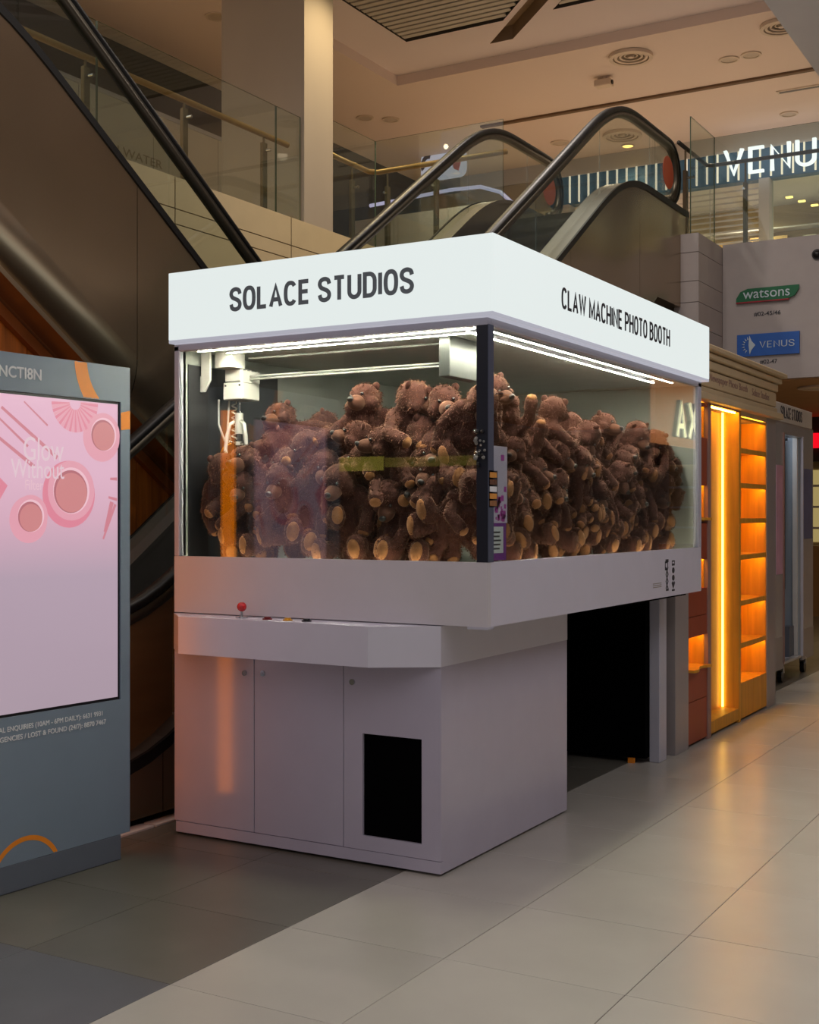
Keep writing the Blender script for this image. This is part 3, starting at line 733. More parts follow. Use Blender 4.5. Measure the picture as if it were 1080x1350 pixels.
# corner post, frame
obj('corner_post', bx(X1-.05, X1+.001, Y0-.001, Y0+.05, 1.31, 2.28), post_navy, bt)
obj('corner_strip', bx(X1-.012, X1+.003, Y0+.001, Y0+.05, 1.31, 2.28), mat('post_strip_blue', (92, 98, 116), .3, .2), bt)
obj('frame_post', bx(X0, X0+.03, Y0-.002, Y0+.05, 1.31, 2.30, .003), alu, bt)
obj('frame_post', bx(X1-.03, X1+.002, Y1-.06, Y1, 1.31, 2.30, .003), alu, bt)
obj('frame_rail', bx(X0, X1+.002, Y0-.002, Y0+.03, 2.275, 2.318, .003), alu, bt)
obj('frame_rail', bx(X1-.03, X1+.002, Y0+.03, Y1, 2.275, 2.318, .003), alu, bt)
obj('glass_pane', bx(X0+.03, X1-.05, Y0+.008, Y0+.016, 1.305, 2.28), paneglass, bt)
obj('glass_pane', bx(X1-.016, X1-.008, Y0+.05, Y1-.06, 1.305, 2.28), paneglass, bt)
# lightbox header
lb = obj('header_frame', bx(-3.93, -2.234, 4.505, 7.43, 2.306, 2.322, .003), emit('header_trim_glow', (178, 178, 190), .9), bt)
obj('header_core', bx(-3.90, -2.27, 4.54, 7.40, 2.322, 2.62), white_v, bt)
fr_ = obj('lightbox_face', bx(-3.93, -2.236, 4.505, 4.53, 2.322, 2.636, .002), lightbox_e, bt)
sd_ = obj('lightbox_face', bx(-2.259, -2.234, 4.507, 7.43, 2.322, 2.636, .002), lightbox_e, bt)
obj('lightbox_face', bx(-3.93, -3.905, 4.53, 7.43, 2.322, 2.636), lightbox_e, bt)
grot('lettering', 'SOLACE STUDIOS', (-3.083, 4.504, 2.480), (1, 0, 0), (0, 0, 1), .967, .110, ink, fr_, .002, wt=.17, gap=.07)
grot('lettering', 'CLAW MACHINE PHOTO BOOTH', (-2.233, 5.94, 2.478), (0, 1, 0), (0, 0, 1), 1.50, .098, ink2, sd_, .002, wt=.145, gap=.09)
# led strips
for y_, xa in ((4.585, -3.82), (4.70, -3.74)):
    p_ = obj('led_profile', bx(xa, -2.36, y_-.004, y_+.014, 2.272, 2.285), alu, bt); obj('led_strip', bx(xa, -2.36, y_, y_+.010, 2.2705, 2.272), led_w, p_)
for x_, e_ in ((-2.318, 7.0), (-2.412, 6.95)):
    p_ = obj('led_profile', bx(x_-.014, x_+.004, 4.63, e_, 2.266, 2.285), alu, bt); obj('led_strip', bx(x_-.010, x_, 4.63, e_, 2.2645, 2.266), led_w, p_)
obj('led_strip', bx(X0+.06, X1-.07, Y0+.034, Y0+.044, 1.268, 1.278), led_low, bt)
obj('led_strip', bx(X1-.05, X1-.040, Y0+.07, Y1-.1, 1.268, 1.278), led_low, bt)
# gantry and claw
gy = 4.86
ga = obj('gantry', bx(-3.842, -3.722, 4.80, 4.935, 2.062, 2.145, .004), gantry_w, bt)
obj('upper_box', bx(-3.835, -3.738, 4.805, 4.90, 2.148, 2.21, .004), gantry_w, ga)
pb = bmesh.new()
prism([(-3.905, 2.095), (-3.875, 2.095), (-3.842, 2.15), (-3.842, 2.29), (-3.895, 2.29), (-3.895, 2.17), (-3.905, 2.17)], 4.70, 4.712, 'y', pb)
obj('bracket_plate', pb, gantry_w, ga)
obj('hanger_block', bx(-3.842, -3.74, 4.74, 4.84, 2.212, 2.285), gantry_w, ga)
obj('winch_frame', bx(-3.735, -3.722, 4.80, 4.935, 2.145, 2.20), gantry_w, ga)
for k in range(4): obj('winch_pin', cyl((-3.728, gy-.04+k*.032, 2.145), (-3.728, gy-.04+k*.032, 2.205), .006, 8), chrome, ga)
for z_, r_ in ((2.175, .006), (2.162, .006), (2.262, .006)):
    obj('gantry_rail', cyl((-3.73, gy, z_), (-2.60, gy, z_), r_, 10), steel_rail, ga)
eb = obj('end_bracket', bx(-2.63, -2.575, gy-.09, gy+.20, 2.105, 2.284, .003), gantry_d, ga)
obj('screw', cyl((-3.825, 4.80, 2.13), (-3.825, 4.796, 2.13), .005, 8), blk_bez, ga); obj('screw', cyl((-3.74, 4.80, 2.13), (-3.74, 4.796, 2.13), .005, 8), blk_bez, ga)
cx, cy = -3.79, gy
cl_ = obj('claw', cyl((cx, cy, 1.90), (cx, cy, 2.0), .020, 14), gantry_w, bt)
obj('claw_rod', cyl((cx, cy, 1.83), (cx, cy, 2.06), .007, 10), chrome, cl_)
obj('claw_hub', cyl((cx, cy, 1.845), (cx, cy, 1.862), .018, 14), gantry_w, cl_)
for k in range(3):
    a = R(-20+k*120); d_ = Vector((math.cos(a), math.sin(a), 0)); c_ = Vector((cx, cy, 0))
    obj('claw_prong', tube([c_+d_*r_+Vector((0, 0, z_)) for r_, z_ in ((.02, 1.96), (.045, 1.945), (.058, 1.89), (.066, 1.82), (.058, 1.765), (.034, 1.735))], .010, 8), gantry_w, cl_, True)
    obj('claw_link', tube([c_+d_*r_+Vector((0, 0, z_)) for r_, z_ in ((.014, 1.853), (.04, 1.86), (.06, 1.868))], .005, 6), chrome, cl_, True)
obj('cable', tube([(cx-.11, gy-.02, 2.07), (cx-.112, gy-.02, 1.95), (cx-.09, gy, 1.87), (cx-.06, gy+.02, 1.86)], .006, 8), gantry_w, ga, True)
obj('cable', tube([(cx-.045, gy-.02, 2.06), (cx-.055, gy-.02, 1.93), (cx-.06, gy+.01, 1.87)], .005, 8), gantry_w, ga, True)
obj('cable', tube([(cx-.05, gy, 1.855), (cx-.09, gy-.01, 1.835), (cx-.115, gy-.01, 1.79), (cx-.11, gy-.01, 1.74)], .003, 6), yel_gl, ga, True)
coil = [(cx-.03+.012*math.cos(q*.9), gy+.012*math.sin(q*.9), 2.055-.0042*q) for q in range(44)]
obj('coiled_cord', tube(coil, .0035, 6), gantry_w, ga, True)
# rear wall of the standing bay and the post
obj('rear_wall', bx(X0, -2.575, 7.26, 7.42, .03, 1.046), black_m, bt)
obj('side_wall', bx(X0, X0+.03, 5.88, 7.26, .03, 1.046), black_m, bt)
obj('rear_foot', bx(-2.68, -2.64, 7.24, 7.26, 0, .03), orange_p, bt)
obj('bay_ceiling', bx(X0+.03, X1-.04, 5.885, 7.26, 1.03, 1.046), black_m, bt)
obj('bay_back_panel', bx(X0, XB-.02, 5.88, 5.885, .03, 1.03), black_m, bt)
obj('rear_post', bx(-2.575, -2.51, 7.33, 7.46, 0, 1.046, .003), alu, bt)
# small prints on the side band
def plate(bm, y, z, w, h, hole=0):
    """small printed mark on the side band: block, or frame when hole > 0"""
    if not hole: bx(X1, X1+.0008, y-w/2, y+w/2, z-h/2, z+h/2, bm=bm); return
    for a in ((y-w/2, y-w/2+hole, z-h/2, z+h/2), (y+w/2-hole, y+w/2, z-h/2, z+h/2), (y-w/2, y+w/2, z-h/2, z-h/2+hole), (y-w/2, y+w/2, z+h/2-hole, z+h/2)): bx(X1, X1+.0008, *a, bm=bm)
g1 = bmesh.new()
plate(g1, 6.795, 1.248, .05, .016); plate(g1, 6.785, 1.220, .05, .05, .010)
for k in range(3):
    zc = 1.192-k*.040
    prism([(6.770, zc+.02), (6.785, zc+.02), (6.82, zc-.02), (6.805, zc-.02)], X1, X1+.0008, 'x', g1); prism([(6.805, zc+.02), (6.82, zc+.02), (6.785, zc-.02), (6.770, zc-.02)], X1, X1+.0008, 'x', g1)
plate(g1, 6.80, 1.085, .045, .012)
obj('side_print', g1, ink2, bt)
g1 = bmesh.new()
plate(g1, 6.905, 1.232, .05, .030, .008); plate(g1, 6.905, 1.226, .03, .006)
for k in range(2): prism([(6.905+.023*math.cos(q*math.pi/7), 1.19-k*.042+.017*math.sin(q*math.pi/7)) for q in range(14)], X1, X1+.0008, 'x', g1)
prism([(6.905, 1.085), (6.935, 1.118), (6.92, 1.130), (6.905, 1.120), (6.89, 1.130), (6.875, 1.118)], X1, X1+.0008, 'x', g1)
plate(g1, 6.905, 1.078, .05, .010)
obj('side_print', g1, ink2, bt)
for k in range(3): obj('fine_print', bx(X1, X1+.0008, 6.56, 6.70, 1.106+k*.010, 1.110+k*.010), faint, bt)

# posters stuck in the corner of the side pane
t = thing('corner_poster', 'lilac and magenta paper strips taped inside the side pane beside the corner post', 'poster', (-2.31, 4.62, 1.32))
obj('upper_sheet', bx(-2.3045, -2.302, 4.612, 4.775, 1.47, 1.79), lilac, t)
obj('lower_sheet', bx(-2.3052, -2.3025, 4.612, 4.765, 1.315, 1.48), violet, t)
obj('price_card', bx(-2.302, -2.301, 4.614, 4.735, 1.345, 1.455), white_v, t)
pm_ = bmesh.new()
rr = random.Random(2)
for k in range(26):
    y_, z_ = rr.uniform(4.63, 4.76), 1.48+abs(rr.gauss(0, .06)); s_ = rr.uniform(.004, .014)
    if z_ > 1.77: z_ = 1.5
    bx(-2.302, -2.3012, y_-s_, y_+s_, z_-s_, z_+s_, bm=pm_)
bx(-2.302, -2.3012, 4.715, 4.745, 1.73, 1.755, bm=pm_)
obj('magenta_print', pm_, magenta, t)
for k in range(5): obj('text_line', bx(-2.3009, -2.3005, 4.63, 4.70+.006*(k % 3), 1.36+k*.017, 1.367+k*.017), ink2, t)
t = thing('photo_strip', 'narrow strip of small dark photo prints hanging on the corner post', 'photo strip', (-2.27, 4.57, 1.53))
obj('backing', bx(-2.2835, -2.281, 4.562, 4.64, 1.535, 1.685), ink2, t)
for k in range(5):
    o = obj('print_cell', bx(-2.2809, -2.2800, 4.568, 4.632, 1.54+k*.029, 1.562+k*.029), [plush_t, peach, white_v, plush_m, peach][k], t)
t = thing('keychain_bundle', 'sparkling bundle of charms hanging on the dark corner post', 'charms', (-2.31, 4.545, 1.75))
rr = random.Random(4)
for k in range(26):
    c_ = (rr.uniform(-2.335, -2.292), 4.545+rr.uniform(-.008, .004), 1.70+rr.uniform(0, .15))
    obj('charm', ball(c_, rr.uniform(.005, .010), seg=6, rings=4), rr.choice([chrome, steel_rail, blk_bez, chrome]), t)

# ------------------------------------------------------------------ plush bears
def rot(y=0, p=0, r=0): return Euler((R(p), R(r), R(y)), 'XYZ').to_matrix()
def limb(bm, pts, rad, n=7):
    for a, b, ra, rb in zip(pts, pts[1:], rad, rad[1:]):
        a, b = Vector(a), Vector(b)
        for k in range(n+1):
            s_ = k/n; ball(a.lerp(b, s_), ra+(rb-ra)*s_, seg=12, rings=8, bm=bm)
def bear_proto(idx, headM, arms, legs, hc=(0, -.01, .375), lean=0):
    """returns list of (name, mesh, material, parent index)"""
    bm = bmesh.new(); hc = Vector(hc)
    ball((0, .005, .17), (.090, .084, .110), bm=bm); ball((0, 0, .25), (.080, .070, .105), bm=bm); ball((0, 0, .31), (.062, .056, .06), bm=bm)
    ball(hc, (.078, .084, .078), headM, bm=bm)
    for s_ in (-1, 1): ball(hc+headM @ Vector((s_*.055, -.038, -.028)), (.036, .034, .032), headM, bm=bm)
    pads = []
    for (pts, s_) in arms:
        limb(bm, pts, [.038, .033, .037] if len(pts) == 3 else [.04, .038])
        d_ = (Vector(pts[-1])-Vector(pts[-2])).normalized(); pads.append(('paw_pad', Vector(pts[-1])+d_*.024, d_, .027))
    for (pts, nrm) in legs:
        limb(bm, pts, [.052, .045, .041])
        n_ = Vector(nrm).normalized(); e_ = Vector(pts[-1])
        up = Vector((0, 0, 1)) if abs(n_.z) < .7 else Vector((0, -1, 0))
        up = (up-n_*up.dot(n_)).normalized(); fr_c = e_+up*.022
        M_ = Matrix((up.cross(n_), up, n_)).transposed()
        ball(fr_c, (.048, .066, .040), M_, bm=bm); pads.append(('foot_pad', fr_c+n_*.030, n_, (.030, .046, .014), M_))
    me = bpy.data.meshes.new('bt'); bm.to_mesh(me); bm.free()
    o = bpy.data.objects.new('bt', me); C.objects.link(o)
    md = o.modifiers.new('r', 'REMESH'); md.mode = 'VOXEL'; md.voxel_size = .0105
    sm = o.modifiers.new('s', 'SMOOTH'); sm.iterations = 4; sm.factor = .5
    dg = bpy.context.evaluated_depsgraph_get(); dg.update()
    body = bpy.data.meshes.new_from_object(o.evaluated_get(dg)); bpy.data.objects.remove(o)
    rr = random.Random(idx)
    for v in body.vertices: v.co += Vector((0, 0, 1))*0 + v.normal*(.005*noise.noise(v.co*26+Vector((idx, 0, 0))))
    body.polygons.foreach_set('use_smooth', [True]*len(body.polygons)); body.materials.clear(); body.materials.append(plush)
    out = [('body', body, None)]
    def ms(name, b_, m):
        me_ = bpy.data.meshes.new(name); b_.to_mesh(me_); b_.free(); me_.polygons.foreach_set('use_smooth', [True]*len(me_.polygons)); me_.materials.append(m); out.append((name, me_, None))
    ms('muzzle', ball(hc+headM @ Vector((0, -.080, -.020)), (.040, .056, .036), headM, 16, 10), plush_m)
    ms('nose', ball(hc+headM @ Vector((0, -.131, -.008)), (.018, .013, .014), headM, 12, 8), nose_m)
    for s_ in (-1, 1):
        ms('eye', ball(hc+headM @ Vector((s_*.032, -.074, .018)), .0085, seg=10, rings=6), eye_m)
        b_ = ball(hc+headM @ Vector((s_*.060, .012, .056)), (.019, .012, .020), headM, 12, 8); ms('ear', b_, plush)
    for p_ in pads:
        if p_[0] == 'paw_pad':
            M_ = p_[2].to_track_quat('Z', 'Y').to_matrix(); ms('paw_pad', ball(p_[1], (p_[3], p_[3], .018), M_, 12, 8), plush_t)
        else: ms('foot_pad', ball(p_[1], p_[3], p_[4], 14, 8), plush_t)
    # short pile
    fb = bmesh.new(); polys = [p for p in body.polygons]; 
    for k in range(4200):
        p = polys[rr.randrange(len(polys))]; n_ = p.normal; c_ = p.center
        d_ = (n_*.75+Vector((rr.gauss(0, .35), rr.gauss(0, .35), -.45+rr.gauss(0, .3)))).normalized()
        if d_.dot(n_) < .15: continue
        s_ = d_.cross(Vector((rr.gauss(0, 1), rr.gauss(0, 1), rr.gauss(0, 1)))).normalized()*.0022
        c_ = c_+Vector((rr.uniform(-.004, .004),)*3)
        fb.faces.new([fb.verts.new(q) for q in (c_-s_, c_+s_, c_+d_*rr.uniform(.009, .015))])
    me_ = bpy.data.meshes.new('fur'); fb.to_mesh(me_); fb.free(); me_.materials.append(plush_f); out.append(('fur', me_, 'stuff'))
    return out
SH = .095
def arm(s_, e, h): return ([(s_*.075, 0, .30), e, h], s_)
PROTO = [
  bear_proto(0, rot(0, 14, 0), [arm(1, (.135, -.03, .22), (.12, -.09, .15)), arm(-1, (-.135, -.03, .22), (-.12, -.09, .15))],
             [([(.06, -.02, .11), (.085, -.10, .075), (.10, -.17, .06)], (.2, -1, .15)), ([(-.06, -.02, .11), (-.085, -.10, .075), (-.10, -.17, .06)], (-.2, -1, .15))], (0, -.02, .375)),
  bear_proto(1, rot(18, 24, 6), [arm(1, (.12, -.06, .21), (.075, -.12, .16)), arm(-1, (-.13, -.01, .19), (-.12, -.03, .10))],
             [([(.055, 0, .11), (.07, -.02, .03), (.075, -.02, -.05)], (0, -.75, -.5)), ([(-.055, 0, .11), (-.07, -.03, .03), (-.075, -.04, -.05)], (0, -.8, -.4))], (.01, -.03, .37)),
  bear_proto(2, rot(-25, -6, -5), [arm(1, (.165, -.02, .29), (.23, -.05, .25)), arm(-1, (-.16, -.03, .25), (-.225, -.06, .22))],
             [([(.055, 0, .11), (.07, -.05, .03), (.08, -.08, -.03)], (.1, -.9, -.1)), ([(-.055, 0, .11), (-.07, -.02, .03), (-.075, -.03, -.06)], (-.1, -.8, -.3))], (0, -.01, .385)),
  bear_proto(3, rot(55, 10, 8), [arm(1, (.10, -.10, .25), (.06, -.16, .20)), arm(-1, (-.11, -.10, .24), (-.05, -.16, .22))],
             [([(.06, -.01, .11), (.09, -.09, .12), (.10, -.16, .13)], (.15, -1, .1)), ([(-.055, 0, .11), (-.07, -.04, .03), (-.08, -.05, -.05)], (-.1, -.9, -.3))], (.015, -.01, .38)),
  bear_proto(4, rot(-60, 8, -10), [arm(1, (.12, .0, .36), (.13, -.02, .45)), arm(-1, (-.13, -.05, .23), (-.10, -.11, .17))],
             [([(.055, 0, .11), (.075, -.06, .05), (.085, -.11, .02)], (.1, -1, 0)), ([(-.055, 0, .11), (-.075, -.04, .04), (-.08, -.07, -.03)], (-.1, -.9, -.2))], (-.015, -.01, .38)),
  bear_proto(5, rot(10, 38, -8), [arm(1, (.115, -.08, .22), (.10, -.13, .13)), arm(-1, (-.12, -.07, .21), (-.12, -.12, .12))],
             [([(.06, -.01, .11), (.08, -.10, .10), (.075, -.17, .12)], (.05, -1, .2)), ([(-.06, -.01, .11), (-.08, -.10, .09), (-.085, -.17, .10)], (-.05, -1, .2))], (0, -.045, .36)),
]
ORD = ['first', 'second', 'third', 'fourth', 'fifth', 'sixth', 'seventh', 'eighth', 'ninth', 'tenth', 'eleventh', 'twelfth', 'thirteenth', 'fourteenth', 'fifteenth', 'sixteenth', 'seventeenth']
import numpy as np
PV = []
for pr_ in PROTO:
    a = np.empty(len(pr_[0][1].vertices)*3, 'f'); pr_[0][1].vertices.foreach_get('co', a); PV.append(a.reshape(-1, 3))
BX0, BX1, BY0, BY1, BZ0 = X0+.05, X1-.062, Y0+.060, Y1-.05, 1.282
def bear(label, loc, yaw, pitch, roll, k, group, s_=1.0):
    t = bpy.data.objects.new('teddy_bear', None); C.objects.link(t); t.empty_display_size = .05
    M_ = Matrix.Rotation(R(yaw), 3, 'Z') @ Matrix.Rotation(R(pitch), 3, 'X') @ Matrix.Rotation(R(roll), 3, 'Y')
    p_ = PV[k] @ np.array(M_).T*s_+np.array(loc); lo, hi = p_.min(0), p_.max(0)
    d_ = [0, 0, 0]                                   # keep the whole bear inside the glass case
    d_[0] = min(0, BX1-hi[0]) + max(0, BX0-lo[0]); d_[1] = max(0, BY0-lo[1]) + min(0, BY1-hi[1]); d_[2] = max(0, BZ0-lo[2])
    t.location = [float(a+b) for a, b in zip(loc, d_)]; t.scale = (s_,)*3; t.rotation_euler = M_.to_euler()
    t['label'] = label; t['category'] = 'teddy bear'; t['group'] = group
    for nm, me, kd in PROTO[k]:
        o = bpy.data.objects.new(nm, me); C.objects.link(o); o.parent = t
        if kd: o['kind'] = kd
rb = random.Random(21)
ROWS = ['bottom', 'second', 'third', 'top']
G = 'plush bears heaped in the claw machine'
# long side pane: facing +X (yaw 90)
for r_ in range(4):
    n = (17, 15, 14, 13)[r_]
    for c_ in range(n):
        y = 4.74+(c_+.5)*(2.58/n)+rb.uniform(-.04, .04)
        k = rb.choice(((0, 0, 5, 3), (1, 0, 5, 2, 3), (1, 2, 3, 4, 5), (1, 2, 3, 4, 5, 3))[r_])
        x = (-2.46, -2.47, -2.50, -2.56)[r_]+rb.uniform(-.04, .03)
        z = (1.26, 1.39, 1.53, 1.655)[r_]+rb.uniform(-.03, .03)
        if r_ == 3: z += .05*math.sin(c_*1.9)+(.06 if c_ < 2 else 0)-(.05 if c_ > n-3 else 0)
        bear('brown plush bear, %s row against the long side pane, %s from the corner post' % (ROWS[r_], ORD[c_]),
             (x, y, z), 90+rb.uniform(-85, 70), rb.uniform(-8, 30)+(8 if r_ < 3 else 0), rb.uniform(-30, 30), k, G, rb.uniform(.80, .92))
# front pane: facing -Y (yaw 0)
for r_ in range(4):
    n = (8, 7, 7, 6)[r_]
    for c_ in range(n):
        x = -3.80+(c_+.5)*(1.30/n)+rb.uniform(-.03, .03)
        if r_ == 3 and c_ == 0: x += .12
        k = rb.choice(((0, 0, 5, 3), (0, 1, 5, 2), (1, 2, 3, 5), (2, 2, 3, 4, 2, 3))[r_])
        y = (4.78, 4.80, 4.86, 4.93)[r_]+rb.uniform(-.02, .03)
        z = (1.26, 1.39, 1.51, 1.61)[r_]+rb.uniform(-.02, .02)
        if r_ > 0 and c_ == 0: z -= .08*r_
        if r_ == 3: z += (0, .02, 0, .05, .05, .06)[c_]
        bear('brown plush bear, %s row behind the front pane, %s from the left frame' % (ROWS[r_], ORD[c_]),
             (x, y, z), rb.uniform(-60, 60), rb.uniform(-6, 18), rb.uniform(-22, 22), k, G, rb.uniform(.88, 1.02))
# crest of the heap further in
for c_ in range(13):
    y = 5.10+c_*.18; k = rb.choice((1, 2, 3, 4, 5))
    bear('brown plush bear on the crest of the heap, %s row back from the front pane' % ORD[c_],
         (-2.86+rb.uniform(-.05, .05), y, 1.58+rb.uniform(-.04, .05)), 90+rb.uniform(-80, 80), rb.uniform(-10, 25), rb.uniform(-26, 26), k, G, .9)
for c_ in range(6):
    x = -3.62+c_*.18; k = rb.choice((1, 3, 4, 2))
    bear('brown plush bear peeping from behind the front rows, %s from the left' % ORD[c_],
         (x, 5.2, 1.50+rb.uniform(-.04, .03)), rb.uniform(-70, 70), rb.uniform(-5, 15), rb.uniform(-24, 24), k, G)

# ------------------------------------------------------------------ advertising kiosk (built in its own axes: x along the face away from its far end, y outward)
kt = thing('advertising_kiosk', 'grey information kiosk with a tall pink cosmetics screen on the left', 'kiosk', (-3.837, 4.092, 0), rot=math.atan2(-.998, -.061), local=True)
KW, KT = .86, -.24
obj('plinth', bx(0, KW-.05, KT+.02, 0, 0, .112, .004), kiosk_d, kt)
sx0, sx1, sz0, sz1 = .004, .735, .70, 1.997
kb = bmesh.new()
for b_ in ((-.05, sx0, .112, 2.15), (sx1, KW, .112, 2.15), (sx0, sx1, .112, sz0), (sx0, sx1, sz1, 2.15)): bx(b_[0], b_[1], -.02, 0, b_[2], b_[3], bm=kb)
bx(-.05, KW, KT, -.02, .112, 2.15, bm=kb)
obj('housing', kb, kiosk_g, kt)
obj('screen_bezel', bx(sx0, sx1, -.019, -.008, sz0, sz1), blk_bez, kt)
scm = bpy.data.materials.new('screen_glow'); scm.use_nodes = True; nt = scm.node_tree; pb_ = nt.nodes['Principled BSDF']
tc = nt.nodes.new('ShaderNodeTexCoord'); sp = nt.nodes.new('ShaderNodeSeparateXYZ'); nt.links.new(tc.outputs['Generated'], sp.inputs[0])
rp = nt.nodes.new('ShaderNodeValToRGB'); nt.links.new(sp.outputs['Z'], rp.inputs[0])
e = rp.color_ramp.elements; e[0].position = 0; e[0].color = lin((172, 153, 166))+(1,); e[1].position = 1; e[1].color = lin((232, 186, 206))+(1,)
for p_, c_ in ((.42, (180, 158, 174)), (.60, (214, 172, 190)), (.75, (226, 182, 202))):
    q = e.new(p_); q.color = lin(c_)+(1,)
nt.links.new(rp.outputs[0], pb_.inputs['Emission Color']); pb_.inputs['Emission Strength'].default_value = .95; pb_.inputs['Base Color'].default_value = (.02, .02, .02, 1); pb_.inputs['Roughness'].default_value = .15
sc_ = obj('screen', bx(sx0+.012, sx1-.012, -.009, -.006, sz0+.012, sz1-.012), scm, kt)
# the advert on the screen: flat coloured shapes
PK = [emit('ad_%d' % i, c, .95) for i, c in enumerate(((226, 158, 174), (206, 128, 142), (206, 132, 134), (238, 192, 204), (222, 132, 152), (182, 108, 118), (226, 186, 198)))]
def disc(bm, x, z, rx, rz, y, mi, n=36, r0=0):
    if r0:
        a = [bm.verts.new((x+rx*math.cos(k*2*math.pi/n), y, z+rz*math.sin(k*2*math.pi/n))) for k in range(n)]
        b = [bm.verts.new((x+rx*r0*math.cos(k*2*math.pi/n), y, z+rz*r0*math.sin(k*2*math.pi/n))) for k in range(n)]
        for k in range(n):
            f_ = bm.faces.new((a[k], b[k], b[(k+1) % n], a[(k+1) % n])); f_.material_index = mi
    else:
        f_ = bm.faces.new([bm.verts.new((x+rx*math.cos(k*2*math.pi/n), y, z+rz*math.sin(k*2*math.pi/n))) for k in range(n)][::-1]); f_.material_index = mi
ad = bmesh.new(); ya = -.0055
for x_, z_, r_ in ((.275, 1.605, .125), (.097, 1.85, .092), (.485, 1.50, .085)):
    disc(ad, x_+.012, z_-.015, r_*1.12, r_*1.12, ya, 4 if r_ > .1 else 0)
    disc(ad, x_, z_, r_, r_, ya+.0002, 0); disc(ad, x_, z_, r_*.78, r_*.78, ya+.0004, 3); disc(ad, x_+.004, z_-.004, r_*.72, r_*.72, ya+.0006, 5); disc(ad, x_, z_-.008, r_*.67, r_*.66, ya+.0008, 2)
for k in range(26):
    a = R(175+k*7.2); d_ = Vector((math.cos(a), math.sin(a))); p_ = Vector((-d_.y, d_.x))
    c_ = Vector((.255, 1.975)); q_ = [c_+d_*.03-p_*.002, c_+d_*.125-p_*.007, c_+d_*.125+p_*.007, c_+d_*.03+p_*.002]
    f_ = ad.faces.new([ad.verts.new((v.x, ya, min(v.y, 1.982))) for v in q_]); f_.material_index = 4 if k % 2 else 0
for (xa, za, xb, zb, w_) in ((.63, 1.93, .35, 1.74, .006), (.66, 1.90, .50, 1.78, .004), (.66, 1.82, .47, 1.70, .006), (.52, 1.96, .40, 1.87, .003), (.06, 1.66, .02, 1.66, .005), (.07, 1.58, .02, 1.57, .005), (.09, 1.43, .05, 1.56, .008), (.10, 1.40, .03, 1.55, .005)):
    a, b = Vector((xa, za)), Vector((xb, zb)); d_ = (b-a).normalized(); p_ = Vector((-d_.y, d_.x))*w_
    f_ = ad.faces.new([ad.verts.new((v.x, ya, v.y)) for v in (a-p_, b-p_*1.4, b+p_*1.4, a+p_)]); f_.material_index = 1
f_ = ad.faces.new([ad.verts.new((x_, ya, z_)) for x_, z_ in ((.72, 1.72), (.60, 1.62), (.68, 1.50), (.72, 1.52))]); f_.material_index = 4
bmesh.ops.recalc_face_normals(ad, faces=ad.faces[:])
for f_ in ad.faces:
    if f_.normal.y < 0: f_.normal_flip()
obj('advert_picture', ad, PK, sc_)
tw = emit('ad_text', (230, 200, 210), .9)
text('advert_lettering', 'Glow', (.42, -.0042, 1.772), (-1, 0, 0), (0, 0, 1), .205, .095, tw, sc_, .0006)
text('advert_lettering', 'Without', (.45, -.0042, 1.690), (-1, 0, 0), (0, 0, 1), .27, .075, tw, sc_, .0006)
text('advert_lettering', 'Filter', (.47, -.0042, 1.625), (-1, 0, 0), (0, 0, 1), .09, .04, PK[6], sc_, .0006)
text('header_lettering', 'JUNCTI8N', (.575, .0005, 2.066), (-1, 0, 0), (0, 0, 1), .272, .058, white_v, kt, .001, fat=.025)
text('notice_lettering', 'GENERAL ENQUIRIES (10AM - 6PM DAILY): 6631 9931', (.42, .0005, .650), (-1, 0, 0), (0, 0, 1), .62, .026, white_v, kt, .001, fat=.02)
text('notice_lettering', 'EMERGENCIES / LOST & FOUND (24/7): 8870 7467', (.40, .0005, .612), (-1, 0, 0), (0, 0, 1), .62, .026, white_v, kt, .001, fat=.02)
def arcband(cx_, cz_, r0, r1, a0, a1, m, name, clip=None):
    bm = bmesh.new(); n = 80; m_ = 8
    for k in range(n):
        a, b = R(a0+(a1-a0)*k/n), R(a0+(a1-a0)*(k+1)/n)
        for h in range(m_):
            ra, rb_ = r0+(r1-r0)*h/m_, r0+(r1-r0)*(h+1)/m_
            q = [(cx_+r*math.cos(s_), cz_+r*math.sin(s_)) for r, s_ in ((ra, a), (rb_, a), (rb_, b), (ra, b))]
            if clip and not all(clip(x_, z_) for x_, z_ in q): continue
            bm.faces.new([bm.verts.new((x_, .0008, z_)) for x_, z_ in q[::-1]])
    bmesh.ops.remove_doubles(bm, verts=bm.verts[:], dist=1e-5); bmesh.ops.recalc_face_normals(bm, faces=bm.faces[:])
    if bm.faces[:] and sum(f_.normal.y for f_ in bm.faces) < 0: bmesh.ops.reverse_faces(bm, faces=bm.faces[:])
    return obj(name, bm, m, kt)
arcband(-.04, 2.17, .237, .305, -50, -1, orange_p, 'orange_arc', lambda x_, z_: -.05 < x_ and z_ < 2.15 and not (sx0-.003 < x_ < sx1 and z_ < sz1))
obj('orange_patch', prism([(-.05, 1.880), (.003, 1.874), (.003, 1.950), (-.05, 1.962)], 0, .001, 'y'), orange_p, kt)
arcband(.515, .028, .164, .184, 20, 160, orange_p, 'orange_arc', lambda x_, z_: z_ > .112)
obj('light_bar', bx(-.056, -.05, -.160, -.080, .115, 2.03), orange_lit, kt, label='glowing orange bar on the end face')

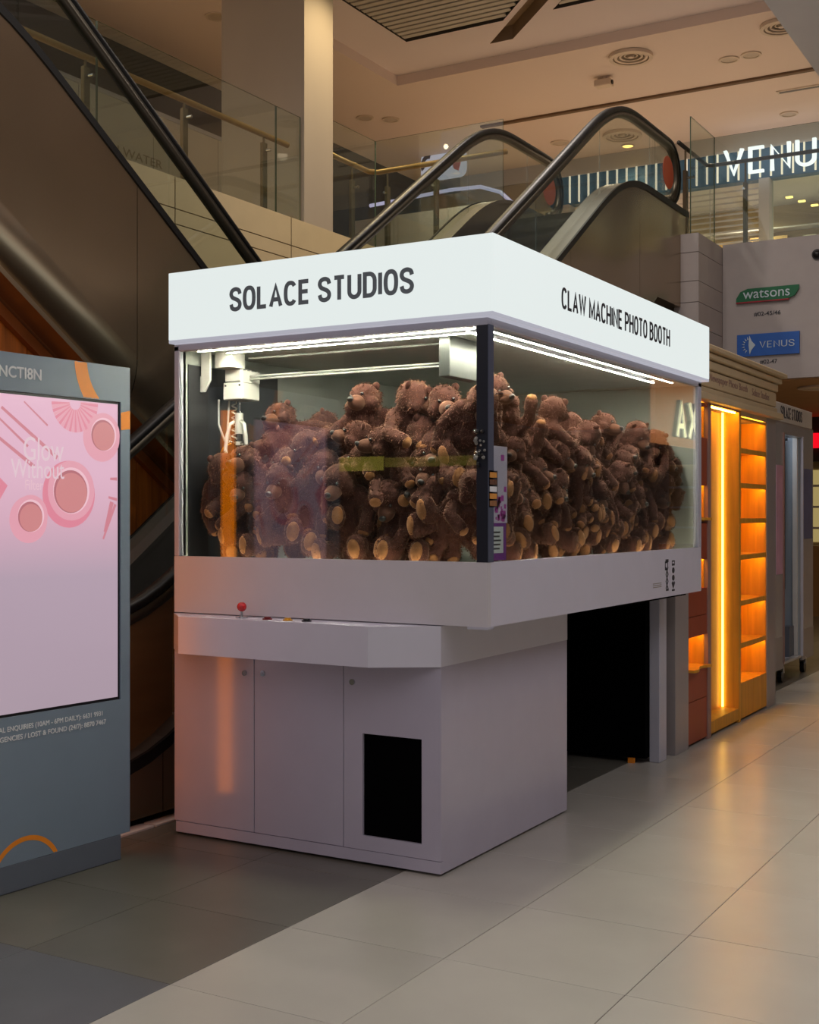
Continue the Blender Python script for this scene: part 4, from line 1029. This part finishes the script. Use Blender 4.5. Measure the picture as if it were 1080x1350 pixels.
# ------------------------------------------------------------------ newspaper photo booth (shelving wall)
nb = thing('shelving_photo_booth', 'photo booth faced with glowing orange shelves and a cream cornice behind the claw machine', 'photo booth', (-2.8, 8.8, 0))
XF = -2.50
obj('carcass', bx(-3.35, -2.78, 7.60, 10.10, .02, 2.56), cab_grey, nb)
obj('stile', bx(-3.3, XF, 7.60, 7.865, 0, 2.27, .002), cab_grey, nb)
obj('stile', bx(-2.80, XF, 9.83, 10.10, 0, 2.27, .002), cab_grey, nb)
obj('divider', bx(-2.80, XF+.004, 8.275, 8.345, 0, 2.27, .002), cab_mauve, nb)
obj('divider', bx(-2.80, XF, 9.045, 9.095, 0, 2.27, .002), wood_lt, nb)
for z0, z1 in ((.02, .288), (.292, .49), (.73, .84), (.844, 1.02), (1.232, 1.45), (1.722, 2.02)):
    obj('red_panel', bx(-2.80, XF-.004, 7.867, 8.273, z0, z1, .0015), terra, nb)
for z0, z1 in ((.49, .73), (1.02, 1.232), (1.46, 1.722), (2.02, 2.25)):
    b_ = obj('bay_back', bx(-2.79, -2.70, 7.867, 8.273, z0, z1), wood_lt, nb); obj('bay_side', bx(-2.70, XF-.022, 8.262, 8.274, z0, z1-.02), wood_lt, nb)
    obj('bay_lip', bx(-2.522, XF-.004, 7.867, 8.273, z1-.02, z1+.002), terra, nb); obj('bay_light', bx(-2.528, -2.522, 7.9, 8.25, z1-.014, z1-.006), led_o, nb)
for z_ in (.488, 1.47):
    w_ = []
    n = 14
    for k in range(n+1): w_.append((XF+.02+.022*math.sin(k/n*6.3+.6), 7.87+k*(.40/n)))
    obj('wavy_shelf', prism([(-2.72, 7.87)]+w_+[(-2.72, 8.27)], z_, z_+.018), wood_lt, nb)
# wardrobe niche
obj('niche_back', bx(-2.70, -2.64, 8.347, 9.043, .1, 2.26), peach, nb)
obj('niche_base', bx(-2.70, XF-.002, 8.347, 9.043, .02, .105, .002), wood_lt, nb)
obj('niche_light', bx(-2.625, -2.612, 9.028, 9.042, .11, 2.25), led_core, nb, label='vertical glowing strip')
obj('niche_light', bx(-2.53, -2.52, 8.36, 9.02, 2.240, 2.248), led_o, nb)
obj('niche_head', bx(-2.70, XF-.002, 8.347, 9.043, 2.25, 2.27), cab_mauve, nb)
# shelf column
obj('shelf_back', bx(-2.79, -2.72, 9.097, 9.828, .28, 2.22), wood_lt, nb)
obj('shelf_side', bx(-2.72, XF-.006, 9.818, 9.829, .28, 2.22), wood_lt, nb); obj('shelf_side', bx(-2.72, XF-.006, 9.096, 9.104, .28, 2.22), wood_lt, nb)
obj('shelf_base', bx(-2.79, XF-.002, 9.097, 9.45, .02, .28, .0015), wood_lt, nb); obj('shelf_base', bx(-2.79, XF-.002, 9.453, 9.828, .02, .28, .0015), wood_lt, nb)
obj('shelf_head', bx(-2.79, XF-.002, 9.097, 9.828, 2.23, 2.27), cab_cream, nb)
for k, z_ in enumerate((.56, .87, 1.205, 1.472, 1.73, 1.985, 2.23)):
    if k < 6: s_ = obj('shelf', bx(-2.73, XF-.004, 9.097, 9.828, z_-.012, z_+.010, .001), wood_lt, nb)
    obj('shelf_lip', bx(-2.52, XF-.003, 9.097, 9.828, z_-.026, z_-.010), wood_lt, nb); obj('shelf_light', bx(-2.526, -2.52, 9.2, 9.80, z_-.024, z_-.014), led_o, nb)
# cornice
for nm, dx, z0, z1 in (('lower_moulding', .06, 2.262, 2.31), ('architrave', .02, 2.31, 2.355), ('frieze', .012, 2.362, 2.475), ('upper_architrave', .025, 2.482, 2.54), ('crown_moulding', .05, 2.546, 2.585), ('crown_cap', .085, 2.59, 2.625)):
    obj(nm, bx(-3.4, XF+dx, 7.6-dx*.3, 10.06+dx, z0, z1, .006), cab_cream, nb)
text('frieze_lettering', 'Newspaper Photo Booth', (XF+.013, 8.75, 2.425), (0, 1, 0), (0, 0, 1), .95, .065, cab_mauve, nb, .001, .006)
text('frieze_lettering', 'Solace Studios', (XF+.013, 9.60, 2.425), (0, 1, 0), (0, 0, 1), .50, .055, cab_mauve, nb, .001, .004)

# ------------------------------------------------------------------ second photo booth on casters
sb_ = thing('mirror_photo_booth', 'silver photo booth on casters with a tall mirror doorway at the far right', 'photo booth', (-3.3, 11.8, 0))
XS = -2.76
bs = bmesh.new()
for b_ in ((11.13, 11.43, .16, 2.33), (12.15, 12.62, .16, 2.33), (11.43, 12.15, .16, .18), (11.43, 12.15, 2.24, 2.33)): bx(XS-.06, XS, b_[0], b_[1], b_[2], b_[3], bm=bs)
obj('front_shell', bs, mirror_sil, sb_)
obj('shell', bx(-3.7, -3.25, 11.13, 12.62, .16, 2.33), cab_grey, sb_)
obj('side_shell', bx(-3.25, XS-.06, 11.13, 11.16, .16, 2.33), cab_grey, sb_); obj('side_shell', bx(-3.25, XS-.06, 12.59, 12.62, .16, 2.33), cab_grey, sb_)
obj('roof_shell', bx(-3.7, XS, 11.13, 12.62, 2.33, 2.345), cab_grey, sb_)
h = obj('header', bx(-3.7, XS+.005, 11.12, 12.56, 2.345, 2.51, .004), booth_white, sb_)
grot('lettering', 'SOLACE STUDIOS', (XS+.006, 11.72, 2.432), (0, 1, 0), (0, 0, 1), .82, .105, ink2, h, .002)
obj('inner_wall', bx(-3.25, -3.22, 11.16, 12.59, .16, 2.33), booth_white, sb_)
obj('lower_cladding', bx(XS-.02, XS+.004, 12.16, 12.62, .13, .42), cab_grey, sb_); obj('lower_cladding', bx(XS-.02, XS+.004, 11.13, 11.42, .13, .42), cab_grey, sb_)
obj('floor_tray', bx(-3.25, XS-.06, 11.16, 12.59, .14, .18), alu, sb_)
obj('door_frame', bx(XS-.01, XS+.012, 11.41, 11.435, .17, 2.25), cab_mauve, sb_); obj('door_frame', bx(XS-.01, XS+.012, 12.145, 12.17, .17, 2.25), alu, sb_)
obj('inner_panel', bx(-3.2, XS-.02, 12.13, 12.145, .18, 2.24), mat('inner_blue_grey', (150, 160, 168), .4), sb_)
obj('white_jamb', bx(-2.835, -2.79, 12.09, 12.13, .18, 2.24, .003), booth_white, sb_)
obj('black_curtain', bx(-2.95, -2.903, 12.08, 12.10, .80, 2.22, .004), black_m, sb_)
obj('curtain_rail', cyl((-3.05, 12.09, 2.225), (-2.88, 12.09, 2.225), .012, 8), blk_bez, sb_)
obj('stool', prism([(11.9, .18), (12.1, .18), (12.08, .46), (11.92, .46)], -2.91, -2.82, 'x'), kiosk_d, sb_)
obj('poster', bx(XS, XS+.003, 11.17, 11.40, .98, 1.95), pink_p, sb_)
obj('wall_print', bx(XS, XS+.003, 12.22, 12.58, 1.28, 1.95), mat('blue_print', (104, 110, 150), .4, var=.15, scale=3), sb_)
obj('inner_lamp', bx(-3.15, -2.95, 11.5, 12.1, 2.30, 2.32), emit('booth_lamp', (225, 238, 255), 5), sb_)
for y_ in (11.43, 12.30):
    for x_ in (XS-.025, -3.5):
        c_ = obj('caster', cyl((x_-.02, y_, .055), (x_+.02, y_, .055), .055, 18), blk_bez, sb_)
        obj('caster_fork', bx(x_-.03, x_+.03, y_-.02, y_+.02, .085, .15), chrome, c_)

# ------------------------------------------------------------------ shop at the far end of the ground floor
t = thing('far_shop', 'small lit shop at the far right end of the corridor under a red sign', 'shop', (-3, 19.5, 0))
obj('back_wall', bx(-6.5, 2, 19.7, 19.8, 0, 2.96), beige_int, t)
obj('dark_header', bx(-6, 2, 19.0, 19.1, 2.3, 2.96), dark_int, t)
obj('red_sign', bx(-4.35, -3.2, 18.96, 19.0, 2.5, 2.72), red_e, t)
obj('counter', bx(-6, 2, 19.2, 19.6, 0, 1.05), mat('counter_tan', (140, 104, 60), .5), t)
obj('lit_panel', bx(-4.7, -2.6, 19.68, 19.7, 1.1, 2.2), emit('shop_glow', (226, 200, 130), .45), t)
for k in range(3): obj('shelf', bx(-6, 2, 19.4, 19.68, 1.3+k*.32, 1.33+k*.32), wall_m, t)

# ------------------------------------------------------------------ shops behind and beside the photographer, seen only mirrored in the glass
t = thing('reflected_shop_sign', 'three raised pale letters on a warm sign panel, seen mirrored in the side pane', 'sign', (-.38, 13, 2.2))
obj('panel', bx(-.38, -.33, 12.15, 14.2, 2.24, 2.95), emit('warm_panel', (190, 116, 56), .95), t)
grot('letter_side', 'OXA', (-.385, 13.2, 2.52), (0, -1, 0), (0, 0, 1), 1.1, .40, dark_int, t, .05)
grot('lettering', 'OXA', (-.4395, 13.2, 2.52), (0, -1, 0), (0, 0, 1), 1.1, .40, emit('pale_letter', (246, 240, 190), 2.4), t, .004)
t = thing('opposite_shopfront', 'shuttered shop with a yellow lit header, mirrored in the front pane', 'shopfront', (-8, -4.4, 0))
obj('wall', bx(-14, -3, -4.7, -4.6, 0, 4), dark_int, t)
obj('yellow_header', bx(-9.3, -8.35, -4.56, -4.5, 2.08, 2.26), emit('yellow_sign', (240, 220, 90), 1.1), t)
obj('yellow_header', bx(-8.3, -7.0, -4.56, -4.5, 2.12, 2.24), emit('yellow_sign_dim', (220, 200, 80), .6), t)
for k in range(12): obj('shutter_slat', bx(-8.3, -6.0, -4.55, -4.5, .2+k*.22, .23+k*.22), chrome, t)
obj('frame_post', bx(-9.55, -9.4, -4.6, -4.4, 0, 3), sgrey, t); obj('frame_post', bx(-6.1, -5.95, -4.6, -4.4, 0, 3), sgrey, t)
obj('yellow_edge', bx(-5.1, -5.02, -4.56, -4.5, .6, 2.2), emit('yellow_edge_glow', (230, 220, 110), 2), t)
